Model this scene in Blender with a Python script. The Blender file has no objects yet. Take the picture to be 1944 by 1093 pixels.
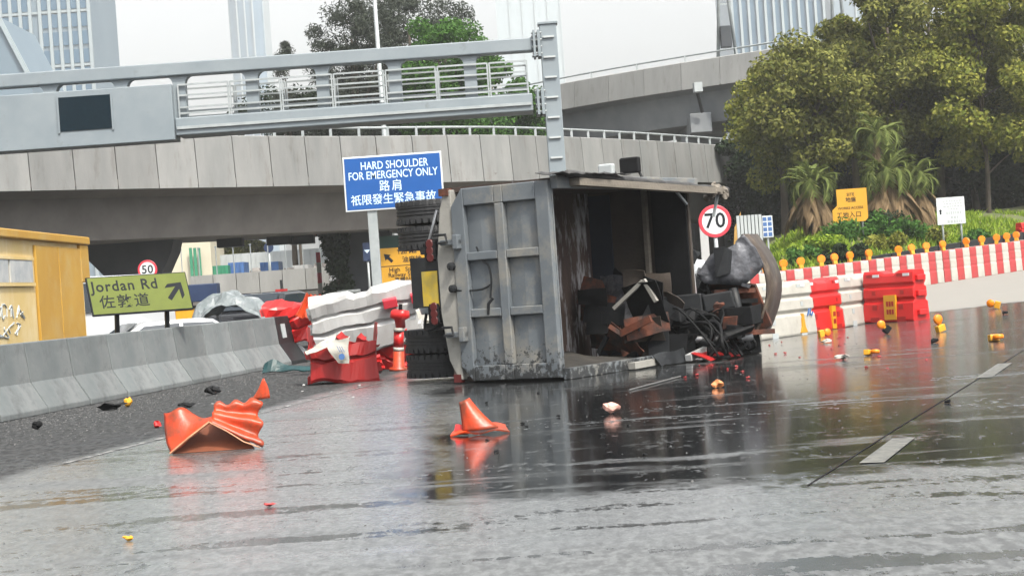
import bpy, bmesh, math, random
import numpy as np
from mathutils import Vector, Matrix, noise

# ------------------------------------------------------------------ camera, light, exposure
scene = bpy.context.scene
COL = scene.collection
F, CX, CY, ROLL, CAMZ, HZ = 3600.0, 972.0, 546.5, math.radians(4.0), 1.22, 9.5
cam_d = bpy.data.cameras.new("camera")
cam = bpy.data.objects.new("camera", cam_d); COL.objects.link(cam)
cam_d.sensor_width = 36.0
cam_d.lens = F / 1944.0 * 36.0
cam_d.clip_start = 0.1
cam_d.clip_end = 6000
cam.matrix_world = (Matrix.Translation((0, 0, CAMZ)) @
                    Matrix.Rotation(math.radians(90) - math.atan(HZ / F), 4, 'X') @
                    Matrix.Rotation(-ROLL, 4, 'Z'))
scene.camera = cam

SUN_EL, SUN_DX, SUN_DY = math.radians(54), 0.53, -0.85       # direction towards the sun
w = bpy.data.worlds.new("World"); scene.world = w; w.use_nodes = True
nt = w.node_tree; nt.nodes.clear()
wo = nt.nodes.new('ShaderNodeOutputWorld'); bg = nt.nodes.new('ShaderNodeBackground')
sky = nt.nodes.new('ShaderNodeTexSky'); sky.sky_type = 'NISHITA'; sky.sun_disc = False
sky.sun_elevation = SUN_EL
sky.sun_rotation = math.atan2(SUN_DX, SUN_DY)
sky.altitude = 0; sky.air_density = 1.0; sky.dust_density = 7.0; sky.ozone_density = 1.0
hs = nt.nodes.new('ShaderNodeHueSaturation'); hs.inputs['Saturation'].default_value = 0.16
nt.links.new(sky.outputs[0], hs.inputs['Color']); nt.links.new(hs.outputs[0], bg.inputs[0])
bg.inputs[1].default_value = 0.14
nt.links.new(bg.outputs[0], wo.inputs[0])
sd = bpy.data.lights.new("sun", 'SUN'); sd.energy = 2.3; sd.angle = math.radians(4.0); sd.color = (1.0, 0.92, 0.78)
sun = bpy.data.objects.new("sun", sd); COL.objects.link(sun)
sv = Vector((SUN_DX * math.cos(SUN_EL), SUN_DY * math.cos(SUN_EL), math.sin(SUN_EL)))
sun.rotation_euler = sv.to_track_quat('Z', 'Y').to_euler()
sun.location = (30, -20, 60)
vs = scene.view_settings
vs.view_transform = 'Standard'; vs.look = 'None'; vs.exposure = 1.15; vs.gamma = 1.0; vs.use_curve_mapping = False
scene.cycles.use_denoising = True
scene.cycles.max_bounces = 8
scene.cycles.volume_bounces = 1
scene.cycles.caustics_reflective = False
scene.cycles.caustics_refractive = False

# ------------------------------------------------------------------ helpers
rnd = random.Random(7)
NP = np.random.RandomState(11)
CR, SR = math.cos(ROLL), math.sin(ROLL)

def lev(u, v):
    du, dv = u - CX, CY - v
    return du * CR + dv * SR, -du * SR + dv * CR - HZ

def at(u, v, D):
    x, z = lev(u, v)
    return Vector((x * D / F, D, CAMZ + z * D / F))

def road_z(x, y):
    return 0.044 * math.log1p(math.exp(min(30, (x - 6.0) * 1.5))) / 1.5

def gnd(u, v):
    x, z = lev(u, v)
    D = CAMZ * F / max(1e-6, -z)
    for _ in range(12):
        D = (CAMZ - road_z(x * D / F, D)) * F / max(1e-6, -z)
    return Vector((x * D / F, D, road_z(x * D / F, D)))

def smooth01(a, b, x):
    t = max(0.0, min(1.0, (x - a) / (b - a)))
    return t * t * (3 - 2 * t)

MATS = {}
def mat(name, c1, c2=None, scale=4.0, rough=0.6, metal=0.0, bump=0.0, bscale=None, stretch=(1, 1, 1),
        lo=0.35, hi=0.65, c3=None, c3scale=14.0, c3lo=0.6, c3hi=0.75, spec=0.5, rough2=None, detail=6, island=False, transl=0.0, coat=0.0):
    if name in MATS:
        return MATS[name]
    m = bpy.data.materials.new(name); m.use_nodes = True
    t = m.node_tree; N = t.nodes; L = t.links
    p = N['Principled BSDF']
    def col4(c): return (c[0], c[1], c[2], 1)
    p.inputs['Base Color'].default_value = col4(c1)
    p.inputs['Roughness'].default_value = rough
    p.inputs['Metallic'].default_value = metal
    p.inputs['Specular IOR Level'].default_value = spec
    p.inputs['Coat Weight'].default_value = coat
    tc = N.new('ShaderNodeTexCoord'); mp = N.new('ShaderNodeMapping')
    mp.inputs['Scale'].default_value = stretch
    L.new(tc.outputs['Object'], mp.inputs[0])
    cur = None
    if c2 is not None:
        rp = N.new('ShaderNodeValToRGB')
        rp.color_ramp.elements[0].position = lo; rp.color_ramp.elements[0].color = col4(c1)
        rp.color_ramp.elements[1].position = hi; rp.color_ramp.elements[1].color = col4(c2)
        if island:
            g = N.new('ShaderNodeNewGeometry'); L.new(g.outputs['Random Per Island'], rp.inputs[0])
        else:
            nz = N.new('ShaderNodeTexNoise'); nz.inputs['Scale'].default_value = scale; nz.inputs['Detail'].default_value = detail
            nz.inputs['Roughness'].default_value = 0.62
            L.new(mp.outputs[0], nz.inputs['Vector']); L.new(nz.outputs[0], rp.inputs[0])
            if rough2 is not None:
                mr = N.new('ShaderNodeMapRange'); mr.inputs[1].default_value = lo; mr.inputs[2].default_value = hi
                mr.inputs[3].default_value = rough; mr.inputs[4].default_value = rough2
                L.new(nz.outputs[0], mr.inputs[0]); L.new(mr.outputs[0], p.inputs['Roughness'])
        cur = rp.outputs[0]
    if c3 is not None:
        n3 = N.new('ShaderNodeTexNoise'); n3.inputs['Scale'].default_value = c3scale; n3.inputs['Detail'].default_value = 8
        n3.inputs['Roughness'].default_value = 0.7
        L.new(mp.outputs[0], n3.inputs['Vector'])
        r3 = N.new('ShaderNodeMapRange'); r3.inputs[1].default_value = c3lo; r3.inputs[2].default_value = c3hi
        L.new(n3.outputs[0], r3.inputs[0])
        mx = N.new('ShaderNodeMix'); mx.data_type = 'RGBA'
        L.new(r3.outputs[0], mx.inputs[0])
        if cur is None: mx.inputs[6].default_value = col4(c1)
        else: L.new(cur, mx.inputs[6])
        mx.inputs[7].default_value = col4(c3)
        cur = mx.outputs[2]
    if cur is not None:
        L.new(cur, p.inputs['Base Color'])
    if bump > 0:
        nb = N.new('ShaderNodeTexNoise'); nb.inputs['Scale'].default_value = bscale or scale * 4; nb.inputs['Detail'].default_value = 5
        L.new(tc.outputs['Object'], nb.inputs['Vector'])
        bp = N.new('ShaderNodeBump'); bp.inputs['Strength'].default_value = bump; bp.inputs['Distance'].default_value = 0.02
        L.new(nb.outputs[0], bp.inputs['Height']); L.new(bp.outputs[0], p.inputs['Normal'])
    if transl > 0:
        tr = N.new('ShaderNodeBsdfTranslucent'); ms = N.new('ShaderNodeMixShader'); ms.inputs[0].default_value = transl
        if cur is not None: L.new(cur, tr.inputs[0])
        else: tr.inputs[0].default_value = col4(c1)
        L.new(p.outputs[0], ms.inputs[1]); L.new(tr.outputs[0], ms.inputs[2])
        L.new(ms.outputs[0], N['Material Output'].inputs[0])
    MATS[name] = m
    return m

class MB:
    def __init__(s): s.v = []; s.f = []
    def add(s, vs_, fs_):
        o = len(s.v); s.v += [tuple(p) for p in vs_]; s.f += [tuple(i + o for i in f) for f in fs_]; return s
    def box(s, x0, x1, y0, y1, z0, z1):
        return s.add([(x0,y0,z0),(x1,y0,z0),(x1,y1,z0),(x0,y1,z0),(x0,y0,z1),(x1,y0,z1),(x1,y1,z1),(x0,y1,z1)],
                     [(0,3,2,1),(4,5,6,7),(0,1,5,4),(1,2,6,5),(2,3,7,6),(3,0,4,7)])
    def beam(s, p, q, a, b=None, up=(0, 0, 1)):
        p = Vector(p); q = Vector(q); b = b or a
        d = (q - p).normalized(); u = Vector(up)
        if abs(d.dot(u)) > 0.95: u = Vector((0, 1, 0))
        r = d.cross(u).normalized(); u = r.cross(d)
        r *= a / 2; u *= b / 2
        return s.add([p-r-u, p+r-u, p+r+u, p-r+u, q-r-u, q+r-u, q+r+u, q-r+u],
                     [(0,1,2,3),(4,7,6,5),(0,4,5,1),(1,5,6,2),(2,6,7,3),(3,7,4,0)])
    def tube(s, pts, r, n=8, cap=True):
        pts = [Vector(p) for p in pts]; k = len(pts)
        rs = r if isinstance(r, (list, tuple)) else [r] * k
        V = []; ref = None
        for i, p in enumerate(pts):
            d = (pts[min(i+1, k-1)] - pts[max(i-1, 0)]).normalized()
            if ref is None:
                ref = d.orthogonal().normalized()
            ref = (ref - d * ref.dot(d)).normalized(); b = d.cross(ref)
            for j in range(n):
                a = 2 * math.pi * j / n
                V.append(p + (ref * math.cos(a) + b * math.sin(a)) * rs[i])
        Fc = []
        for i in range(k - 1):
            for j in range(n):
                Fc.append((i*n+j, i*n+(j+1) % n, (i+1)*n+(j+1) % n, (i+1)*n+j))
        if cap:
            Fc.append(tuple(reversed(range(n)))); Fc.append(tuple((k-1)*n + j for j in range(n)))
        return s.add(V, Fc)
    def prism(s, poly, a0, a1, axis='y'):
        n = len(poly)
        def mk(p, a):
            return {'y': (p[0], a, p[1]), 'x': (a, p[0], p[1]), 'z': (p[0], p[1], a)}[axis]
        V = [mk(p, a0) for p in poly] + [mk(p, a1) for p in poly]
        Fc = [tuple(range(n)), tuple(reversed(range(n, 2*n)))]
        for i in range(n):
            j = (i+1) % n; Fc.append((i, i+n, j+n, j))
        return s.add(V, Fc)
    def lathe(s, prof, c=(0, 0, 0), n=24, axis='z'):
        V = []; k = len(prof)
        for (r, h) in prof:
            for j in range(n):
                a = 2*math.pi*j/n; x, y = r*math.cos(a), r*math.sin(a)
                p = {'z': (x, y, h), 'y': (x, h, y), 'x': (h, x, y)}[axis]
                V.append((p[0]+c[0], p[1]+c[1], p[2]+c[2]))
        Fc = [(i*n+j, i*n+(j+1) % n, (i+1)*n+(j+1) % n, (i+1)*n+j) for i in range(k-1) for j in range(n)]
        Fc += [tuple(reversed(range(n))), tuple((k-1)*n+j for j in range(n))]
        return s.add(V, Fc)
    def patch(s, A, B, C, D, nu, nv, fn=None):          # A,B along u ; C,D opposite
        A, B, C, D = map(Vector, (A, B, C, D)); V = []
        for j in range(nv+1):
            for i in range(nu+1):
                a, b = i/nu, j/nv
                p = (A*(1-a)+B*a)*(1-b) + (C*(1-a)+D*a)*b
                if fn: p = fn(p, a, b)
                V.append(p)
        Fc = [(j*(nu+1)+i, j*(nu+1)+i+1, (j+1)*(nu+1)+i+1, (j+1)*(nu+1)+i) for j in range(nv) for i in range(nu)]
        return s.add(V, Fc)
    def ball(s, c, r, n=10, m=7, sq=(1, 1, 1), jit=0.0, R=None):
        V = []; Fc = []
        for i in range(1, m):
            t = math.pi*i/m
            for j in range(n):
                a = 2*math.pi*j/n; k = 1 + (R.uniform(-jit, jit) if R else 0)
                V.append((c[0]+r*sq[0]*k*math.sin(t)*math.cos(a), c[1]+r*sq[1]*k*math.sin(t)*math.sin(a), c[2]+r*sq[2]*k*math.cos(t)))
        V += [(c[0], c[1], c[2]+r*sq[2]), (c[0], c[1], c[2]-r*sq[2])]; T = len(V)-2
        for i in range(m-2):
            for j in range(n):
                Fc.append((i*n+j, (i+1)*n+j, (i+1)*n+(j+1) % n, i*n+(j+1) % n))
        for j in range(n):
            Fc.append((T, j, (j+1) % n)); Fc.append((T+1, (m-2)*n+(j+1) % n, (m-2)*n+j))
        return s.add(V, Fc)
    def warp(s, fn): s.v = [tuple(fn(Vector(p))) for p in s.v]; return s
    def mesh(s, name, m, smooth=False):
        me = bpy.data.meshes.new(name); me.from_pydata(s.v, [], s.f); me.update()
        bm = bmesh.new(); bm.from_mesh(me); bmesh.ops.recalc_face_normals(bm, faces=bm.faces); bm.to_mesh(me); bm.free()
        if m: me.materials.append(m)
        if smooth: me.polygons.foreach_set('use_smooth', [True]*len(me.polygons))
        return me
    def build(s, name, m, parent=None, smooth=False, bevel=0, solid=0, sub=0):
        return link(name, s.mesh(name, m, smooth), parent, bevel, solid, sub)

def link(name, me, parent=None, bevel=0, solid=0, sub=0):
    o = bpy.data.objects.new(name, me); COL.objects.link(o)
    if parent: o.parent = parent
    if sub:
        k = o.modifiers.new('sub', 'SUBSURF'); k.levels = sub; k.render_levels = sub
    if solid:
        k = o.modifiers.new('solid', 'SOLIDIFY'); k.thickness = solid; k.offset = 0
    if bevel:
        k = o.modifiers.new('bevel', 'BEVEL'); k.width = bevel; k.segments = 2; k.limit_method = 'ANGLE'
    return o

def tag(o, label=None, cat=None, group=None, kind=None):
    if label: o['label'] = label
    if cat: o['category'] = cat
    if group: o['group'] = group
    if kind: o['kind'] = kind
    return o

def thing(name, label, cat, loc=(0, 0, 0), rz=0.0, group=None):
    o = bpy.data.objects.new(name, None); COL.objects.link(o)
    o.empty_display_size = 0.2
    o.location = loc; o.rotation_euler = (0, 0, rz)
    return tag(o, label, cat, group)

def copy_tree(o, parent=None, loc=None, rz=None, label=None):
    c = o.copy(); COL.objects.link(c)
    if parent: c.parent = parent
    if loc is not None: c.location = loc
    if rz is not None: c.rotation_euler = (0, 0, rz)
    if label: c['label'] = label
    for ch in list(o.children):
        copy_tree(ch, c)
    return c

def text(s, size, x, z, y, m, parent, align='CENTER', bold=0.0, name='lettering', sx=1.0, spacing=1.0, width=None):
    cu = bpy.data.curves.new(name, 'FONT'); cu.body = s; cu.size = size; cu.align_x = align; cu.align_y = 'CENTER'
    cu.offset = bold * size; cu.extrude = 0.002; cu.resolution_u = 3; cu.space_character = spacing
    t = bpy.data.objects.new(name, cu); COL.objects.link(t)
    dg = bpy.context.evaluated_depsgraph_get()
    me = bpy.data.meshes.new_from_object(t.evaluated_get(dg))
    bpy.data.objects.remove(t); bpy.data.curves.remove(cu)
    me.materials.clear(); me.materials.append(m)
    if width:
        xx_ = [v_.co.x for v_ in me.vertices]; sx = width/(max(xx_)-min(xx_))
    o = bpy.data.objects.new(name, me); COL.objects.link(o)
    o.parent = parent; o.location = (x, y, z); o.rotation_euler = (math.pi/2, 0, 0); o.scale = (sx, 1, 1)
    return o

def crumple(amp, freq, seed):
    off = Vector((seed*3.7, seed*1.3, seed*2.1))
    def fn(p):
        n = noise.noise_vector(p*freq + off); n2 = noise.noise_vector(p*freq*2.7 + off)
        return p + n*amp + n2*amp*0.4
    return fn

def catmull(pts, n=12):
    P = [Vector(p) for p in pts]; P = [P[0]*2-P[1]] + P + [P[-1]*2-P[-2]]; out = []
    for i in range(1, len(P)-2):
        for k in range(n):
            t = k/n
            out.append(0.5*((2*P[i]) + (P[i+1]-P[i-1])*t + (2*P[i-1]-5*P[i]+4*P[i+1]-P[i+2])*t*t + (3*P[i]-P[i-1]-3*P[i+1]+P[i+2])*t**3))
    out.append(P[-2]); return out

# ------------------------------------------------------------------ materials
M_conc = mat('concrete', (.10,.115,.12), (.145,.157,.161), 1.6, .8, bump=.25, bscale=30, c3=(.075,.082,.086), c3scale=3, c3lo=.52, c3hi=.72)
def unit_tone(m, lo, hi):
    t = m.node_tree; N = t.nodes; L = t.links; p = N['Principled BSDF']; src = p.inputs['Base Color'].links[0].from_socket
    oi = N.new('ShaderNodeObjectInfo'); mr = N.new('ShaderNodeMapRange'); mr.inputs[3].default_value = lo; mr.inputs[4].default_value = hi
    L.new(oi.outputs['Random'], mr.inputs[0]); mx = N.new('ShaderNodeVectorMath'); mx.operation = 'SCALE'; L.new(src, mx.inputs[0]); L.new(mr.outputs[0], mx.inputs['Scale'])
    L.new(mx.outputs[0], p.inputs['Base Color'])
unit_tone(M_conc, .82, 1.18)
M_concp = mat('parapet_concrete', (.14,.146,.146), (.185,.188,.186), 1.2, .85, bump=.15, bscale=20, stretch=(1,1,.25), c3=(.09,.08,.07), c3scale=2.2, c3lo=.54, c3hi=.80)
unit_tone(M_concp, .88, 1.1)
M_concl = mat('pale_parapet_concrete', (.22,.225,.222), (.28,.283,.278), 1.0, .85, stretch=(1,1,.25), c3=(.15,.145,.135), c3scale=2.2, c3lo=.55, c3hi=.8)
unit_tone(M_concl, .92, 1.08)
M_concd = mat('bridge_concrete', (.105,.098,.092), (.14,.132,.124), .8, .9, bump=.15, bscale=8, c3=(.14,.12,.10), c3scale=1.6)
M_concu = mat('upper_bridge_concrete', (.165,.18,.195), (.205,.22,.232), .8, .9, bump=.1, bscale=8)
M_pier = mat('shade_toned_pier_concrete', (.040,.046,.054), (.06,.065,.072), .8, .9)  # shade under the deck put into the dark colour
M_gantry = mat('grey_gantry_paint', (.16,.192,.215), (.19,.222,.243), 1.0, .5, c3=(.135,.155,.165), c3scale=2.5)
M_galv = mat('galvanised_steel', (.27,.30,.31), (.34,.37,.38), 3, .45, metal=.3)
M_dark = mat('dark_steel', (.007,.008,.010), (.014,.016,.018), 5, .55, spec=.3, c3=(.035,.03,.026), c3scale=9, c3lo=.62, c3hi=.8)
M_black = mat('black_plastic', (.004,.0045,.005), (.009,.0095,.011), 6, .65, spec=.15)
M_rubber = mat('tyre_rubber', (.010,.011,.013), (.020,.021,.023), 10, .7, c3=(.05,.047,.042), c3scale=6, c3lo=.6, c3hi=.85)
M_tgate = mat('grey_truck_paint', (.085,.100,.114), (.12,.136,.150), 1.6, .5, c3=(.21,.198,.17), c3scale=2.2, c3lo=.47, c3hi=.72, bump=.08, bscale=40)
M_tsill = mat('dusty_sill', (.20,.198,.182), (.26,.255,.235), 3, .8, c3=(.17,.15,.13), c3scale=7, bump=.2, bscale=40)
M_rust = mat('rusty_bed', (.026,.017,.014), (.05,.032,.025), 2.2, .75, c3=(.22,.22,.24), c3scale=5, c3lo=.60, c3hi=.72, stretch=(1,1.3,.45), bump=.25, bscale=25)
M_rustfloor = mat('scraped_bed_floor', (.055,.036,.034), (.11,.075,.06), 2.0, .6, c3=(.55,.55,.57), c3scale=4.2, c3lo=.49, c3hi=.62, stretch=(1.6,1,.35), bump=.3, bscale=25)
M_rustbr = mat('brown_headboard', (.030,.023,.019), (.055,.043,.034), 1.6, .8, c3=(.03,.025,.022), c3scale=4, bump=.2, bscale=25)
M_rusto = mat('orange_rust', (.11,.030,.013), (.025,.014,.011), 5, .75, lo=.4, hi=.6, bump=.3, bscale=30)
M_grabtop = mat('scuffed_grab_steel', (.040,.042,.050), (.105,.11,.125), 9, .5, metal=.3, lo=.42, hi=.62, bump=.4, bscale=18, c3=(.10,.045,.025), c3scale=5, c3lo=.62, c3hi=.75)
M_grabback = mat('tan_grab_shell', (.05,.034,.024), (.028,.019,.015), 3, .5, c3=(.15,.12,.085), c3scale=4, c3lo=.5, c3hi=.75)
M_wood = mat('weathered_plank', (.11,.098,.08), (.17,.15,.125), 3, .8, stretch=(.3,3,3), bump=.4, bscale=20, c3=(.05,.045,.04), c3scale=5)
M_tarp = mat('torn_black_tarp', (.02,.02,.022), (.05,.05,.05), 6, .7, bump=.5, bscale=15)
M_red = mat('red_plastic', (.48,.012,.012), (.42,.010,.010), 2, .38, c3=(.36,.03,.025), c3scale=5, c3lo=.60, c3hi=.85)
M_redd = mat('dark_red_plastic', (.30,.008,.008), (.24,.007,.007), 2, .5)
M_redold = mat('faded_red_plastic', (.34,.032,.034), (.27,.03,.03), 3, .55, c3=(.20,.07,.065), c3scale=6)
M_white = mat('white_plastic', (.38,.37,.335), (.31,.30,.27), 3, .5, c3=(.25,.23,.20), c3scale=6, c3lo=.58, c3hi=.82)
M_whiteb = mat('clean_white_plastic', (.38,.39,.395), (.32,.32,.32), 3, .42, c3=(.22,.17,.16), c3scale=4, c3lo=.62, c3hi=.85)
M_orange = mat('orange_plastic', (.50,.050,.009), (.40,.036,.008), 4, .40, c3=(.14,.045,.022), c3scale=6, c3lo=.46, c3hi=.66, transl=.10, bump=.15, bscale=30)
M_orangein = mat('shaded_dirty_orange', (.10,.024,.006), (.15,.034,.008), 5, .7, c3=(.05,.018,.008), c3scale=7)  # inside of the fold: shade put into the brown, with dirt patches
M_amber = mat('amber_lens', (.80,.24,.008), (.70,.19,.006), 6, .25, transl=.15)
M_yellow = mat('yellow_plastic', (.62,.30,.014), (.54,.26,.012), 6, .45, c3=(.4,.25,.06), c3scale=12)
M_yellowc = mat('cabin_yellow_with_glare', (.50,.38,.16), (.46,.31,.09), .9, .6, stretch=(1,1,.5), c3=(.56,.47,.28), c3scale=.9, c3lo=.42, c3hi=.62)  # yellow paint paled, windscreen glare put into its colour
M_yellowc2 = mat('deep_yellow_cabin_paint', (.40,.235,.032), (.35,.19,.022), .9, .55, c3=(.40,.30,.13), c3scale=1.1, c3lo=.5, c3hi=.8)
M_wsign = mat('white_sign_face', (.52,.55,.57), rough=.4)
M_blue = mat('blue_sign_face', (.001,.062,.25), (.002,.070,.275), 2, .4)
M_bluew = mat('pale_sign_lettering', (.55,.70,.85), rough=.45)
M_ink = mat('black_sign_ink', (.012,.014,.018), rough=.8, spec=.15)
M_lime = mat('lime_sign_face', (.105,.13,.028), (.085,.105,.026), 1.5, .75, spec=.2)
M_ysign = mat('yellow_sign_face', (.50,.26,.010), (.45,.23,.009), 2, .45)
M_redsign = mat('red_sign_rim', (.50,.035,.055), rough=.4)
M_glass = mat('dark_glass', (.015,.022,.03), rough=.08, spec=.6)
M_cwhite = mat('white_car_paint', (.42,.44,.46), rough=.25, coat=.5)
M_csilver = mat('silver_car_paint', (.45,.48,.51), (.55,.57,.6), 5, .3, metal=.4, coat=.4, bump=.3, bscale=9)
M_cblack = mat('black_car_paint', (.012,.013,.016), rough=.2, coat=.6)
M_led = mat('dark_display', (.003,.010,.016), (.004,.013,.02), 8, .8, spec=.08)
M_teal = mat('teal_sheet', (.003,.026,.030), (.005,.042,.046), 5, .5)
M_navy = mat('navy_box', (.008,.02,.06), (.012,.028,.075), 3, .5)
M_ymark = mat('road_paint', (.17,.17,.152), (.11,.11,.10), 5, .45, c3=(.05,.05,.05), c3scale=14, c3lo=.46, c3hi=.60)
M_yworn = mat('worn_road_paint', (.22,.22,.22), (.06,.06,.06), 7, .5, lo=.42, hi=.55)
M_rod = mat('dull_rod', (.09,.09,.09), rough=.6)
M_seal = mat('bitumen_seal', (.012,.012,.012), rough=.9, spec=.1)
M_bark = mat('bark', (.045,.036,.028), (.085,.068,.052), 3, .9, stretch=(1,1,.3), bump=.5, bscale=14)
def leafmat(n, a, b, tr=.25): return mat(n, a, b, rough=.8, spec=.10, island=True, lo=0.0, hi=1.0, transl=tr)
M_leafA = leafmat('sun_toned_leaves', (.075,.10,.015), (.25,.25,.05))  # sunlit tone put into the leaf colour
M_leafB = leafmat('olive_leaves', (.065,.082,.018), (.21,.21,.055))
M_leafC = leafmat('shade_toned_leaves', (.010,.021,.011), (.028,.044,.020))  # deep understory shade put into the leaf colour
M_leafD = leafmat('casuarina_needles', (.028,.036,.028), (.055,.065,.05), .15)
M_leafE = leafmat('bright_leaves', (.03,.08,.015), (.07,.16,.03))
M_palm = leafmat('palm_fronds', (.06,.085,.02), (.17,.20,.06))
M_palmd = leafmat('dead_fronds', (.09,.06,.032), (.21,.15,.085), .1)
M_grass = leafmat('grass_blades', (.08,.16,.012), (.26,.34,.04), .3)
M_soil = mat('grassy_soil', (.07,.09,.03), (.12,.12,.05), .8, .95, c3=(.30,.25,.17), c3scale=.35, c3lo=.62, c3hi=.75, bump=.4, bscale=4)
M_stone = mat('gravel', (.03,.03,.032), (.09,.09,.09), 3, .8, island=True, lo=0, hi=1)
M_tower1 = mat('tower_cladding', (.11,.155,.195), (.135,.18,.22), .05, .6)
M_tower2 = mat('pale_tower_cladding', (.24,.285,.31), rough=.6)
M_towerg = mat('tower_glass', (.05,.10,.155), (.08,.14,.20), .06, .25)
M_towerw = mat('tower_fin', (.24,.28,.30), rough=.5)
M_cream = mat('cream_wall', (.50,.47,.37), (.44,.41,.32), .5, .8)
M_hoard = mat('grey_hoarding', (.30,.33,.34), (.38,.41,.42), .6, .7)
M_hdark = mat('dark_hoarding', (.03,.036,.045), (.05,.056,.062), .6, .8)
M_green = mat('green_sheet', (.02,.16,.09), (.03,.22,.12), 2, .6)
M_bluet = mat('blue_tarpaulin', (.03,.08,.22), (.05,.13,.32), 2, .6)
M_heap = mat('rubble', (.08,.075,.07), (.2,.19,.18), 2, .9, bump=.5)
M_navyshade = mat('navy_shade_tone', (.006,.011,.022), (.010,.017,.032), 3, .6)  # shade tone for the headboard strip next to the bed floor
M_lampd = mat('dirty_red_lens', (.07,.004,.004), rough=.5)
M_chrome = mat('worn_steel', (.35,.36,.37), (.2,.2,.21), 8, .35, metal=.8)

# black mud splashed up the lower half of the tailgate
def mud(m):
    t = m.node_tree; N = t.nodes; L = t.links; p = N['Principled BSDF']
    src = p.inputs['Base Color'].links[0].from_socket
    tc = N.new('ShaderNodeTexCoord'); sp = N.new('ShaderNodeSeparateXYZ'); L.new(tc.outputs['Object'], sp.inputs[0])
    nz = N.new('ShaderNodeTexNoise'); nz.inputs['Scale'].default_value = 13; nz.inputs['Detail'].default_value = 9; nz.inputs['Roughness'].default_value = .7
    L.new(tc.outputs['Object'], nz.inputs['Vector'])
    ma = N.new('ShaderNodeMath'); ma.operation = 'MULTIPLY_ADD'; ma.inputs[1].default_value = -.42; L.new(sp.outputs[2], ma.inputs[0]); L.new(nz.outputs[0], ma.inputs[2])
    mr = N.new('ShaderNodeMapRange'); mr.inputs[1].default_value = .40; mr.inputs[2].default_value = .46; L.new(ma.outputs[0], mr.inputs[0])
    mx = N.new('ShaderNodeMix'); mx.data_type = 'RGBA'; L.new(mr.outputs[0], mx.inputs[0]); L.new(src, mx.inputs[6]); mx.inputs[7].default_value = (.022,.024,.026,1)
    L.new(mx.outputs[2], p.inputs['Base Color'])
mud(M_tgate)

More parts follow.
